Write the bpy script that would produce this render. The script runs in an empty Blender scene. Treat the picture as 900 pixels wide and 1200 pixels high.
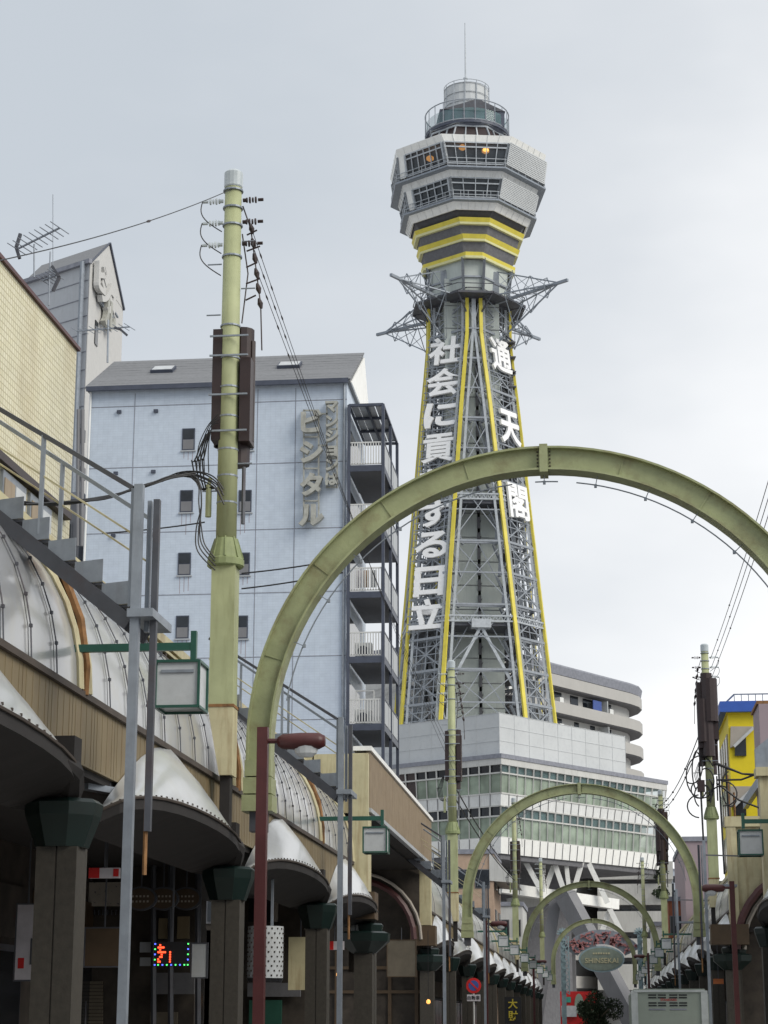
import bpy, math, random
from mathutils import Vector, Matrix
random.seed(7)
R = math.radians
sc = bpy.context.scene
COL = sc.collection
# ------------------------------------------------------------------ camera
TH, PS, FPX = R(14.5), R(6.17), 2300.0
CAM = Vector((0, 0, 1.6))
fw = Vector((-math.sin(PS)*math.cos(TH), math.cos(PS)*math.cos(TH), math.sin(TH)))
rt = Vector((math.cos(PS), math.sin(PS), 0))
up = Vector((math.sin(PS)*math.sin(TH), -math.cos(PS)*math.sin(TH), math.cos(TH)))
cd = bpy.data.cameras.new('camera'); cam = bpy.data.objects.new('camera', cd); COL.objects.link(cam)
cd.sensor_fit = 'VERTICAL'; cd.sensor_height = 36; cd.lens = 36*FPX/1200; cd.clip_start = .1; cd.clip_end = 6000
cam.location = CAM; cam.rotation_euler = (math.pi/2+TH, 0, PS); sc.camera = cam
# ------------------------------------------------------------------ world, sun, exposure
SUN_EL, SUN_AZ = R(36), R(118)          # azimuth clockwise from +Y (towards +X)
sd = Vector((math.sin(SUN_AZ)*math.cos(SUN_EL), math.cos(SUN_AZ)*math.cos(SUN_EL), math.sin(SUN_EL)))
w = bpy.data.worlds.new('World'); sc.world = w; w.use_nodes = True
nt = w.node_tree; N = nt.nodes; L = nt.links; N.clear()
out = N.new('ShaderNodeOutputWorld'); bg = N.new('ShaderNodeBackground'); bg.inputs[1].default_value = .1
sky = N.new('ShaderNodeTexSky'); sky.sky_type = 'NISHITA'; sky.sun_disc = False; sky.sun_elevation = SUN_EL; sky.sun_rotation = SUN_AZ
tc = N.new('ShaderNodeTexCoord')
def wmath(op, a, b=None, c=None):
    n = N.new('ShaderNodeMath'); n.operation = op
    for i, v in enumerate((a, b, c)):
        if v is None: continue
        if isinstance(v, (int, float)): n.inputs[i].default_value = v
        else: L.new(v, n.inputs[i])
    return n.outputs[0]
dot = N.new('ShaderNodeVectorMath'); dot.operation = 'DOT_PRODUCT'; L.new(tc.outputs['Generated'], dot.inputs[0])
gl = Vector((math.sin(R(14)), math.cos(R(14)), math.sin(R(3)))).normalized(); dot.inputs[1].default_value = gl
sx = N.new('ShaderNodeSeparateXYZ'); L.new(tc.outputs['Generated'], sx.inputs[0])
nz = N.new('ShaderNodeTexNoise'); nz.inputs['Scale'].default_value = 2.6; nz.inputs['Detail'].default_value = 5; nz.inputs['Roughness'].default_value = .5
mp = N.new('ShaderNodeMapping'); mp.inputs['Scale'].default_value = (1, 1, 2.2); mp.inputs['Location'].default_value = (.3, .2, 0)
L.new(tc.outputs['Generated'], mp.inputs[0]); L.new(mp.outputs[0], nz.inputs[0])
glow = wmath('SMOOTH_MIN', 1.0, wmath('POWER', wmath('MAXIMUM', dot.outputs['Value'], 0.0), 11.0), .1)
t1 = wmath('ADD', glow, wmath('MULTIPLY', wmath('SUBTRACT', nz.outputs[0], .5), .95))
t2 = wmath('ADD', t1, wmath('MULTIPLY', wmath('POWER', wmath('MAXIMUM', sx.outputs['Z'], 0.0), 2.0), .75))
ramp = N.new('ShaderNodeValToRGB'); L.new(t2, ramp.inputs[0]); cr = ramp.color_ramp
cr.elements[0].position = .1; cr.elements[0].color = (.52, .565, .615, 1)
cr.elements[1].position = .86; cr.elements[1].color = (1.0, 1.0, 1.0, 1)
e = cr.elements.new(.42); e.color = (.655, .685, .72, 1)
sc10 = N.new('ShaderNodeVectorMath'); sc10.operation = 'SCALE'; sc10.inputs['Scale'].default_value = 7.4; L.new(ramp.outputs[0], sc10.inputs[0])
mx = N.new('ShaderNodeMix'); mx.data_type = 'RGBA'; mx.inputs[0].default_value = .96
L.new(sky.outputs[0], mx.inputs[6]); L.new(sc10.outputs[0], mx.inputs[7]); L.new(mx.outputs[2], bg.inputs[0]); L.new(bg.outputs[0], out.inputs[0])
sl = bpy.data.lights.new('sun', 'SUN'); sl.energy = 1.5; sl.angle = R(35); sl.color = (1, .95, .86)
so = bpy.data.objects.new('sun', sl); COL.objects.link(so); so.rotation_euler = sd.to_track_quat('Z', 'Y').to_euler()
sc.view_settings.view_transform = 'Standard'; sc.view_settings.look = 'None'; sc.view_settings.exposure = .62; sc.view_settings.gamma = 1
sc.cycles.max_bounces = 5; sc.cycles.diffuse_bounces = 3; sc.cycles.glossy_bounces = 3; sc.cycles.transparent_max_bounces = 12

# ------------------------------------------------------------------ pixel helpers
def ray(x, y): return fw + rt*((x-450)/FPX) + up*((600-y)/FPX)
def at(x, y, **k):
    (ax, v), = k.items(); i = 'XYZ'.index(ax); d = ray(x, y); return CAM + d*((v-CAM[i])/d[i])
def depth(p): return (Vector(p)-CAM).dot(fw)
def proj(p):
    d = Vector(p)-CAM; z = d.dot(fw); return 450+FPX*d.dot(rt)/z, 600-FPX*d.dot(up)/z
# ------------------------------------------------------------------ materials
def mat(name, col, rough=.7, metal=0, var=.18, scale=3, dirt=0, dirtcol=(.12, .08, .05), bump=.0, bscale=40, streak=False, spec=.5, coat=0):
    m = bpy.data.materials.new(name); m.use_nodes = True; t = m.node_tree; n = t.nodes; l = t.links
    b = n['Principled BSDF']; b.inputs['Roughness'].default_value = rough; b.inputs['Metallic'].default_value = metal
    b.inputs['Specular IOR Level'].default_value = spec; b.inputs['Coat Weight'].default_value = coat; b.inputs['Coat Roughness'].default_value = .13
    tcn = n.new('ShaderNodeTexCoord'); 
    no = n.new('ShaderNodeTexNoise'); no.inputs['Scale'].default_value = scale; no.inputs['Detail'].default_value = 6; no.inputs['Roughness'].default_value = .6
    l.new(tcn.outputs['Object'], no.inputs[0])
    rp = n.new('ShaderNodeValToRGB'); l.new(no.outputs[0], rp.inputs[0])
    rp.color_ramp.elements[0].position = .3; rp.color_ramp.elements[1].position = .7
    rp.color_ramp.elements[0].color = tuple(c*(1-var) for c in col)+(1,); rp.color_ramp.elements[1].color = tuple(min(1, c*(1+var)) for c in col)+(1,)
    last = rp.outputs[0]
    if dirt:
        mpn = n.new('ShaderNodeMapping'); mpn.inputs['Scale'].default_value = (4, 4, .45) if streak else (1.3, 1.3, 1.3)
        l.new(tcn.outputs['Object'], mpn.inputs[0])
        n2 = n.new('ShaderNodeTexNoise'); n2.inputs['Scale'].default_value = 1.7; n2.inputs['Detail'].default_value = 8; n2.inputs['Roughness'].default_value = .65
        l.new(mpn.outputs[0], n2.inputs[0])
        r2 = n.new('ShaderNodeValToRGB'); l.new(n2.outputs[0], r2.inputs[0]); r2.color_ramp.elements[0].position = .5; r2.color_ramp.elements[1].position = .75
        r2.color_ramp.elements[0].color = (0, 0, 0, 1); r2.color_ramp.elements[1].color = (dirt,)*3+(1,)
        mi = n.new('ShaderNodeMix'); mi.data_type = 'RGBA'; l.new(r2.outputs[0], mi.inputs[0]); l.new(last, mi.inputs[6]); mi.inputs[7].default_value = tuple(dirtcol)+(1,)
        last = mi.outputs[2]
    l.new(last, b.inputs['Base Color'])
    if bump:
        nb = n.new('ShaderNodeTexNoise'); nb.inputs['Scale'].default_value = bscale; nb.inputs['Detail'].default_value = 4; l.new(tcn.outputs['Object'], nb.inputs[0])
        bn = n.new('ShaderNodeBump'); bn.inputs['Strength'].default_value = bump; bn.inputs['Distance'].default_value = .05
        l.new(nb.outputs[0], bn.inputs['Height']); l.new(bn.outputs[0], b.inputs['Normal'])
    return m
def tile_mat(name, c1, c2, mortar, bw, bh, msize=.01, rot=(R(90), 0, 0), rough=.5, stain=0, staincol=(.25, .17, .05), offset=0.0, panels=None):
    """glazed wall tiles too small to pick apart one by one"""
    m = mat(name, c1, rough); t = m.node_tree; n = t.nodes; l = t.links; b = n['Principled BSDF']
    tcn = [x for x in n if x.type == 'TEX_COORD'][0]
    mpn = n.new('ShaderNodeMapping'); mpn.vector_type = 'TEXTURE'; mpn.inputs['Rotation'].default_value = rot; l.new(tcn.outputs['Object'], mpn.inputs[0])
    br = n.new('ShaderNodeTexBrick'); br.offset = offset; br.inputs['Scale'].default_value = 1; br.inputs['Brick Width'].default_value = bw; br.inputs['Row Height'].default_value = bh
    br.inputs['Mortar Size'].default_value = msize; br.inputs['Color1'].default_value = tuple(c1)+(1,); br.inputs['Color2'].default_value = tuple(c2)+(1,); br.inputs['Mortar'].default_value = tuple(mortar)+(1,)
    l.new(mpn.outputs[0], br.inputs[0]); last = br.outputs[0]
    no = n.new('ShaderNodeTexNoise'); no.inputs['Scale'].default_value = .5; no.inputs['Detail'].default_value = 7; no.inputs['Roughness'].default_value = .65
    mq = n.new('ShaderNodeMapping'); mq.inputs['Scale'].default_value = (1, 1, .35); l.new(tcn.outputs['Object'], mq.inputs[0]); l.new(mq.outputs[0], no.inputs[0])
    rp = n.new('ShaderNodeValToRGB'); rp.color_ramp.elements[0].position = .5; rp.color_ramp.elements[1].position = .8; rp.color_ramp.elements[1].color = (stain,)*3+(1,); l.new(no.outputs[0], rp.inputs[0])
    mi = n.new('ShaderNodeMix'); mi.data_type = 'RGBA'; l.new(rp.outputs[0], mi.inputs[0]); l.new(last, mi.inputs[6]); mi.inputs[7].default_value = tuple(staincol)+(1,)
    n3 = n.new('ShaderNodeTexNoise'); n3.inputs['Scale'].default_value = 3; n3.inputs['Detail'].default_value = 5; l.new(tcn.outputs['Object'], n3.inputs[0])
    r3 = n.new('ShaderNodeMapRange'); r3.inputs['To Min'].default_value = .86; r3.inputs['To Max'].default_value = 1.12; l.new(n3.outputs[0], r3.inputs[0])
    vm = n.new('ShaderNodeVectorMath'); vm.operation = 'SCALE'; l.new(mi.outputs[2], vm.inputs[0]); l.new(r3.outputs[0], vm.inputs['Scale'])
    l.new(vm.outputs[0], b.inputs['Base Color'])
    bn = n.new('ShaderNodeBump'); bn.inputs['Strength'].default_value = .3; bn.inputs['Distance'].default_value = .01; bn.invert = True; l.new(br.outputs['Fac'], bn.inputs['Height']); l.new(bn.outputs[0], b.inputs['Normal'])
    return m
def emit(name, col, s):
    m = bpy.data.materials.new(name); m.use_nodes = True; b = m.node_tree.nodes['Principled BSDF']
    b.inputs['Base Color'].default_value = (*col, 1); b.inputs['Emission Color'].default_value = (*col, 1); b.inputs['Emission Strength'].default_value = s; return m
def glassy(name, col, clear=.3, rough=.08):
    m = bpy.data.materials.new(name); m.use_nodes = True; t = m.node_tree; n = t.nodes; l = t.links; b = n['Principled BSDF']
    tcn = n.new('ShaderNodeTexCoord'); no = n.new('ShaderNodeTexNoise'); no.inputs['Scale'].default_value = .6; l.new(tcn.outputs['Object'], no.inputs[0])
    rp = n.new('ShaderNodeValToRGB'); rp.color_ramp.elements[0].position = .35; rp.color_ramp.elements[1].position = .65
    rp.color_ramp.elements[0].color = tuple(c*.7 for c in col)+(1,); rp.color_ramp.elements[1].color = tuple(c*1.25 for c in col)+(1,); l.new(no.outputs[0], rp.inputs[0]); l.new(rp.outputs[0], b.inputs['Base Color'])
    b.inputs['Roughness'].default_value = rough
    tr = n.new('ShaderNodeBsdfTransparent'); ms = n.new('ShaderNodeMixShader'); ms.inputs[0].default_value = clear
    l.new(b.outputs[0], ms.inputs[1]); l.new(tr.outputs[0], ms.inputs[2]); l.new(ms.outputs[0], n['Material Output'].inputs[0]); return m
M = dict(
 asphalt=mat('asphalt', (.055, .055, .055), .9, bump=.3), pave=mat('paving', (.33, .32, .31), .85, bump=.2),
 olive=mat('olive_green_paint', (.32, .345, .185), .5, var=.14, scale=2, dirt=.75, dirtcol=(.17, .13, .06), bump=.12, bscale=12),
 polegreen=mat('pale_green_pole_paint', (.38, .405, .225), .6, var=.12, scale=2, dirt=.6, dirtcol=(.2, .2, .09), streak=True),
 collar=mat('green_cast_collar', (.24, .28, .13), .6, var=.2, dirt=.5, dirtcol=(.1, .1, .05)),
 maroon=mat('maroon_paint', (.075, .018, .018), .45, var=.2), brown=mat('dark_brown_enamel', (.030, .016, .016), .5, var=.2),
 galv=mat('galvanised_steel', (.27, .30, .34), .5, .35, var=.15, scale=5, dirt=.3, dirtcol=(.12, .10, .09), streak=True), galvd=mat('dark_weathered_steel', (.09, .095, .11), .55, .3, dirt=.4, dirtcol=(.09, .04, .03)),
 cream=mat('cream_painted_steel', (.52, .47, .29), .6, var=.12, dirt=.7, dirtcol=(.23, .12, .04), streak=True),
 beige=mat('beige_corrugated_metal', (.20, .155, .085), .55, var=.12, scale=1.4, dirt=.5, dirtcol=(.17, .10, .04), streak=True),
 beige2=mat('tan_ribbed_metal', (.34, .27, .19), .6, var=.1, dirt=.45, dirtcol=(.2, .13, .08), streak=True),
 poly=mat('milky_polycarbonate', (.35, .36, .375), .3, var=.12, scale=.7, dirt=.38, dirtcol=(.33, .29, .16), streak=False, spec=.5, coat=.55),
 polyw=mat('white_shell_acrylic', (.45, .465, .475), .3, var=.1, scale=1.2, dirt=.3, dirtcol=(.36, .35, .26), spec=.5, coat=.55),
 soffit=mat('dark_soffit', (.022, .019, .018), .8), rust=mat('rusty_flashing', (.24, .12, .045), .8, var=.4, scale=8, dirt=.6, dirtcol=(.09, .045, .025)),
 black=mat('black_rubber', (.012, .012, .014), .5), gutter=mat('dark_gutter', (.07, .055, .045), .7),
 column=mat('granite_cladding', (.048, .042, .033), .6, var=.2, scale=14, bump=.05), capg=mat('dark_green_capital', (.005, .015, .013), .4),
 bracket=mat('deep_green_paint', (.02, .085, .06), .4), lampwhite=mat('frosted_lantern_glass', (.52, .54, .55), .35, var=.12, scale=4, dirt=.5, dirtcol=(.3, .29, .27)),
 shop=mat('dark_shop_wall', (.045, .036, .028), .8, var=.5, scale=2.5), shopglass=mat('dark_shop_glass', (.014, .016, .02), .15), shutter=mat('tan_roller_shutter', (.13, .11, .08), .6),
 steelg=mat('tower_grey_steel', (.30, .325, .36), .55, .1, var=.12), steelp=mat('pale_tower_steel', (.44, .47, .50), .5, .1), core=mat('green_grey_core_cladding', (.50, .54, .51), .65, var=.12, scale=.25, dirt=.45, dirtcol=(.30, .33, .32), streak=True),
 yellow=mat('yellow_neon_trim', (.70, .59, .07), .5, var=.12, scale=.8, dirt=.35, dirtcol=(.42, .38, .16), streak=True), yellowp=mat('yellow_band_edge', (.70, .68, .36), .55, var=.06),
 letter=mat('white_letter_face', (.90, .90, .90), .5, var=.05), white=mat('white_panel', (.76, .77, .76), .5, var=.07, scale=1, dirt=.35, dirtcol=(.30, .29, .26), streak=True),
 whiteb=mat('bright_white_panel', (.88, .88, .85), .5, var=.05, dirt=.2, dirtcol=(.5, .46, .38), streak=True),
 dglass=glassy('dark_deck_glass', (.05, .06, .07), .28), gglass=glassy('pale_green_glass', (.32, .39, .31), .15, .12), bglass=glassy('painted_reflection_glass', (.06, .045, .045), .1), tglass=glassy('teal_rail_glass', (.14, .25, .26), .55),
 wglass=mat('window_dark', (.02, .024, .03), .12, var=.4, scale=1.5), scr=mat('grey_mesh_screen', (.56, .58, .59), .7, var=.06, scale=.25, dirt=.3, dirtcol=(.35, .37, .4)),
 conc=mat('concrete_white', (.56, .56, .54), .75, var=.08, scale=.6, dirt=.35, dirtcol=(.25, .24, .22), streak=True), concd=mat('concrete_grey', (.20, .20, .21), .8, var=.1, scale=.5, dirt=.4, dirtcol=(.14, .14, .14), streak=True),
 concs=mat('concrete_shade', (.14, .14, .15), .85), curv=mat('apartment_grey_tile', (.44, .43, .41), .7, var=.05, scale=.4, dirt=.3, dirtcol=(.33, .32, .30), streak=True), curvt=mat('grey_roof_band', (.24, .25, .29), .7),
 mauve=mat('mauve_panel', (.33, .26, .28), .7, var=.05, scale=.5), ybld=mat('yellow_render', (.78, .62, .01), .6, var=.04), blue=mat('blue_fascia', (.035, .11, .46), .5, var=.08), greyp=mat('warm_grey_panel', (.40, .36, .31), .7, var=.06),
 navy=mat('navy_steel_frame', (.06, .07, .10), .5), fence=mat('off_white_railing', (.60, .60, .58), .5, var=.06), bpanel=mat('balcony_panel', (.40, .42, .44), .5, var=.06, dirt=.25, dirtcol=(.3, .3, .28), streak=True),
 slate=mat('grey_slate', (.19, .195, .205), .7, var=.12, scale=6), gablew=mat('grey_clapboard', (.47, .49, .52), .7, var=.04, dirt=.3, dirtcol=(.34, .34, .34), streak=True), gablec=mat('pale_render_lit_side', (.56, .555, .54), .7, var=.05),
 goldl=mat('tarnished_cream_letters', (.40, .40, .36), .55, var=.2, scale=4, dirt=.5, dirtcol=(.16, .15, .10)), red=mat('red_paint', (.55, .02, .02), .4), bluep=mat('blue_sign', (.05, .09, .30), .4), offw=mat('paper_white', (.55, .52, .55), .6),
 yl=mat('yellow_letter', (.5, .4, .04), .5), pink=mat('pinkish_render', (.47, .34, .25), .8, var=.1), brick=mat('red_brown_cladding', (.30, .10, .05), .8), lblue=mat('light_blue_paint', (.24, .33, .36), .6, var=.15), neon=mat('unlit_red_neon', (.44, .19, .19), .5, var=.2), gold=mat('gold_letters', (.50, .47, .30), .5),
 oval=mat('olive_oval_board', (.20, .24, .20), .5), truck=mat('truck_grey_green', (.30, .34, .29), .45, var=.05), truckw=mat('truck_white_trim', (.50, .53, .52), .4), tree=mat('dark_foliage', (.04, .06, .03), .8, var=.5, scale=4), bark=mat('bark', (.08, .06, .04), .9), porcel=mat('porcelain_insulator', (.50, .55, .57), .25), distant=mat('distant_block_white', (.42, .46, .52), .8),
 brownbox=mat('brown_tarnished_block', (.085, .055, .03), .6), orange=mat('orange_band', (.55, .16, .05), .5), teal=mat('teal_paint', (.05, .28, .22), .5))
M['ytile'] = tile_mat('yellowed_white_tile', (.78, .74, .56), (.72, .68, .48), (.50, .45, .28), .095, .095, .010, rot=(R(90), 0, R(90)), stain=.55, staincol=(.30, .19, .05))
M['atile'] = tile_mat('blue_grey_tile', (.565, .635, .725), (.54, .61, .70), (.50, .565, .65), .24, .12, .008, rot=(R(90), 0, 0), stain=.35, staincol=(.40, .44, .56))
LAMP_OR = emit('warm_lamp', (.9, .42, .10), 1.0); LED_R = emit('led_red', (1, .06, .02), 2.5); LED_G = emit('led_green', (.1, 1, .2), 1.2); LED_B = emit('led_blue', (.08, .12, 1), 2.0)

# ------------------------------------------------------------------ mesh helpers
ORG = {}
class MB:
    def __init__(s): s.v = []; s.f = []; s.sm = False
    def add(s, vs, fs):
        n = len(s.v); s.v += [Vector(q) for q in vs]; s.f += [tuple(i+n for i in f) for f in fs]; return s
    def frame(s, o, ax, ay, az, x0, x1, y0, y1, z0, z1):
        vs = [o+ax*x+ay*y+az*z for z in (z0, z1) for x, y in ((x0, y0), (x1, y0), (x1, y1), (x0, y1))]
        return s.add(vs, [(3, 2, 1, 0), (4, 5, 6, 7), (0, 1, 5, 4), (1, 2, 6, 5), (2, 3, 7, 6), (3, 0, 4, 7)])
    def box(s, x0, x1, y0, y1, z0, z1): return s.frame(Vector((0, 0, 0)), Vector((1, 0, 0)), Vector((0, 1, 0)), Vector((0, 0, 1)), x0, x1, y0, y1, z0, z1)
    def bar(s, a, b, w=.1, h=None, ref=(0, 0, 1)):
        a = Vector(a); b = Vector(b); h = h or w; d = (b-a); ln = d.length
        if ln < 1e-6: return s
        d /= ln; r = Vector(ref)
        if abs(d.dot(r)) > .98: r = Vector((0, 1, 0)) if abs(d.y) < .9 else Vector((1, 0, 0))
        x = d.cross(r).normalized(); y = x.cross(d).normalized()
        return s.frame(a, x, y, d, -w/2, w/2, -h/2, h/2, 0, ln)
    def tube(s, pts, r=.05, n=8, caps=True):
        pts = [Vector(p) for p in pts]; rs = r if isinstance(r, (list, tuple)) else [r]*len(pts); base = len(s.v); prev = None
        for i, p in enumerate(pts):
            d = (pts[min(i+1, len(pts)-1)]-pts[max(i-1, 0)]).normalized()
            if prev is None:
                q = Vector((0, 0, 1)) if abs(d.z) < .9 else Vector((1, 0, 0)); x = d.cross(q).normalized()
            else: x = (prev-d*prev.dot(d)).normalized()
            prev = x; y = d.cross(x)
            s.v += [p+(x*math.cos(2*math.pi*k/n)+y*math.sin(2*math.pi*k/n))*rs[i] for k in range(n)]
        for i in range(len(pts)-1):
            for k in range(n): s.f.append((base+i*n+k, base+i*n+(k+1) % n, base+(i+1)*n+(k+1) % n, base+(i+1)*n+k))
        if caps: s.f.append(tuple(base+k for k in range(n))[::-1]); s.f.append(tuple(base+(len(pts)-1)*n+k for k in range(n)))
        return s
    def loft(s, rings, caps=True, closed=True):
        base = len(s.v); n = len(rings[0])
        for rg in rings: s.v += [Vector(p) for p in rg]
        for i in range(len(rings)-1):
            for k in range(n if closed else n-1): s.f.append((base+i*n+k, base+i*n+(k+1) % n, base+(i+1)*n+(k+1) % n, base+(i+1)*n+k))
        if caps: s.f.append(tuple(base+k for k in range(n))[::-1]); s.f.append(tuple(base+(len(rings)-1)*n+k for k in range(n)))
        return s
    def ngon(s, cx, cy, zr, n=8, rot=None):
        rot = math.pi/n if rot is None else rot
        return s.loft([[(cx+r*math.cos(rot+2*math.pi*k/n), cy+r*math.sin(rot+2*math.pi*k/n), z) for k in range(n)] for z, r in zr])
    def prism(s, poly, d):
        """poly = list of 3d points in a plane, d = extrusion vector"""
        d = Vector(d); return s.loft([[Vector(p) for p in poly], [Vector(p)+d for p in poly]])
    def build(s, name, m, parent=None, kind=None, label=None, smooth=False):
        o0 = ORG.get(parent.name, Vector((0, 0, 0))) if parent else Vector((0, 0, 0))
        me = bpy.data.meshes.new(name); me.from_pydata([tuple(v-o0) for v in s.v], [], s.f); me.materials.append(M[m] if isinstance(m, str) else m)
        if smooth: me.polygons.foreach_set('use_smooth', [True]*len(me.polygons))
        ob = bpy.data.objects.new(name, me); COL.objects.link(ob)
        if parent: ob.parent = parent; ORG[ob.name] = o0
        if kind: ob['kind'] = kind
        if label: ob['label'] = label
        fixn(me); return ob
import bmesh
def fixn(me):
    b = bmesh.new(); b.from_mesh(me); bmesh.ops.recalc_face_normals(b, faces=b.faces); b.to_mesh(me); b.free()
def thing(name, label, cat, loc=(0, 0, 0), group=None):
    o = bpy.data.objects.new(name, None); COL.objects.link(o); o.location = loc; o.empty_display_size = .2; o['label'] = label; o['category'] = cat
    if group: o['group'] = group
    ORG[o.name] = Vector(loc); return o
def tag(o, label, cat, group=None):
    o['label'] = label; o['category'] = cat
    if group: o['group'] = group
    return o
def struct(name, mb, m): return mb.build(name, m, None, 'structure')
def dup(root, loc, label, group=None, mirror=False, rotz=None):
    r = root.copy(); COL.objects.link(r); r.location = loc; r['label'] = label
    if group: r['group'] = group
    if rotz is not None: r.rotation_euler = (0, 0, rotz)
    for ch in list(root.children):
        c = ch.copy(); COL.objects.link(c); c.parent = r
        for g in list(ch.children):
            d = g.copy(); COL.objects.link(d); d.parent = c
    return r
def dup_piece(ob, delta):
    c = ob.copy(); COL.objects.link(c); c.parent = ob.parent; c.location = ob.location+Vector(delta); return c
_tc = {}
def text_mb(body, size=1, extrude=.05, offset=.02):
    key = (body, round(extrude/size, 3), offset)
    if key not in _tc:
        c = bpy.data.curves.new('txt', 'FONT'); c.body = body; c.size = 1; c.extrude = extrude/size; c.offset = offset; c.align_x = 'CENTER'; c.align_y = 'CENTER'; c.resolution_u = 3
        o = bpy.data.objects.new('txt', c); COL.objects.link(o); dg = bpy.context.evaluated_depsgraph_get(); me = bpy.data.meshes.new_from_object(o.evaluated_get(dg))
        vs = [v.co.copy() for v in me.vertices]; fs = [tuple(p.vertices) for p in me.polygons]; bpy.data.objects.remove(o); bpy.data.curves.remove(c); bpy.data.meshes.remove(me)
        if vs:
            cx = (min(v.x for v in vs)+max(v.x for v in vs))/2; cy = (min(v.y for v in vs)+max(v.y for v in vs))/2
            vs = [Vector((v.x-cx, v.y-cy, v.z)) for v in vs]
        _tc[key] = (vs, fs)
    vs, fs = _tc[key]; return [v*size for v in vs], fs
def letters(body, o, ax, ay, size, extrude, offset=.02, wx=1.0):
    """ax = reading direction, ay = up, both unit"""
    vs, fs = text_mb(body, size, extrude, offset); o = Vector(o); ax = Vector(ax).normalized(); ay = Vector(ay).normalized(); az = ax.cross(ay)
    return MB().add([o+ax*v.x*wx+ay*v.y+az*v.z for v in vs], fs)

XC = -.65
def SX(s, off): return XC+s*off
ORD = ['nearest', 'second', 'third', 'fourth', 'fifth', 'sixth', 'seventh', 'eighth', 'ninth', 'tenth', 'eleventh', 'twelfth', 'thirteenth', 'fourteenth', 'fifteenth', 'sixteenth']
SIDE = {-1: 'left', 1: 'right'}
# ================================================================== GROUND
g = MB().box(-1500, 1500, -200, 3000, -.3, 0); struct('ground', g, 'pave')
r = MB().box(-3.4, 2.1, -20, 178, -.1, .004); struct('road', r, 'asphalt')
struct('kerb', MB().box(-3.55, -3.4, -20, 178, -.1, .12).box(2.1, 2.25, -20, 178, -.1, .12), 'conc')
lm = MB()
for x in (-3.1, 1.8): lm.box(x-.07, x+.07, -20, 178, 0, .008)
struct('road_marking', lm, 'letter')
for s in (-1, 1): struct('pavement', MB().box(min(SX(s, 2.92), SX(s, 8)), max(SX(s, 2.92), SX(s, 8)), -20, 178, -.1, .1), 'pave')

# ================================================================== TOWER
TO = Vector((-12.72, 205, 0)); TA = R(10.8); ca, sa = math.cos(TA), math.sin(TA)
def T(x, y, z=0): return Vector((TO.x+x*ca-y*sa, TO.y+x*sa+y*ca, z))
tower = thing('observation_tower', 'tall grey lattice observation tower with yellow stripes, white characters and octagonal deck', 'tower', TO)
def lev(py, apx, dpx):
    a = apx/10.4; d = dpx/10.4; z = 60
    for _ in range(12):
        p = T(0, -d, z); s = FPX/depth(T(0, 0, z)); a = apx/s; d = dpx/s
        p = T(0, -d, z); z += (proj(p)[1]-py)/s*1.06
    return z, a, d
def oct8(z, a, d): return [T(x, y, z) for x, y in ((-a, -d), (a, -d), (d, -a), (d, a), (a, d), (-a, d), (-d, a), (-d, -a))]
def lerp(a, b, t): return a+(b-a)*t
SH = [lev(862, 49, 90), lev(840, 47.5, 88), lev(700, 36, 75), lev(580, 25.5, 64), lev(460, 15, 53.5), lev(396, 8, 47), lev(350, 7.5, 46.5)]
def shaft(z):
    for (z0, a0, d0), (z1, a1, d1) in zip(SH, SH[1:]):
        if z0 <= z <= z1 or (z1, a1, d1) == SH[-1] or z < SH[0][0]:
            t = (z-z0)/(z1-z0); return z, lerp(a0, a1, t), lerp(d0, d1, t)
ZB, ZT = SH[0][0], SH[-1][0]
zs_st = [ZB+(ZT-ZB)*i/12 for i in range(13)]
rings = [oct8(*shaft(z)) for z in zs_st]
for k in range(8):
    mb = MB()
    for i in range(12):
        c0 = T(0, 0, zs_st[i]); o0 = (rings[i][k]-c0).normalized()*.12; w_ = lerp(.40, .36, i/12)
        mb.bar(rings[i][k]+o0, rings[i+1][k]+o0, w_, .26, ref=(rings[i][k]-c0).normalized())
    mb.build('edge_stripe', 'yellow', tower)
    pm = MB(); nk = (k+1) % 8; pk = (k-1) % 8
    for i in range(12):
        for q in (nk, pk):
            u0 = (rings[i][q]-rings[i][k]).normalized()*.62; u1 = (rings[i+1][q]-rings[i+1][k]).normalized()*.62
            pm.bar(rings[i][k]+u0, rings[i+1][k]+u1, .26)
    pm.build('corner_post', 'steelp', tower)
nlev = 14; zs = [ZB+(ZT-ZB)*i/nlev for i in range(nlev+1)]
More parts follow.
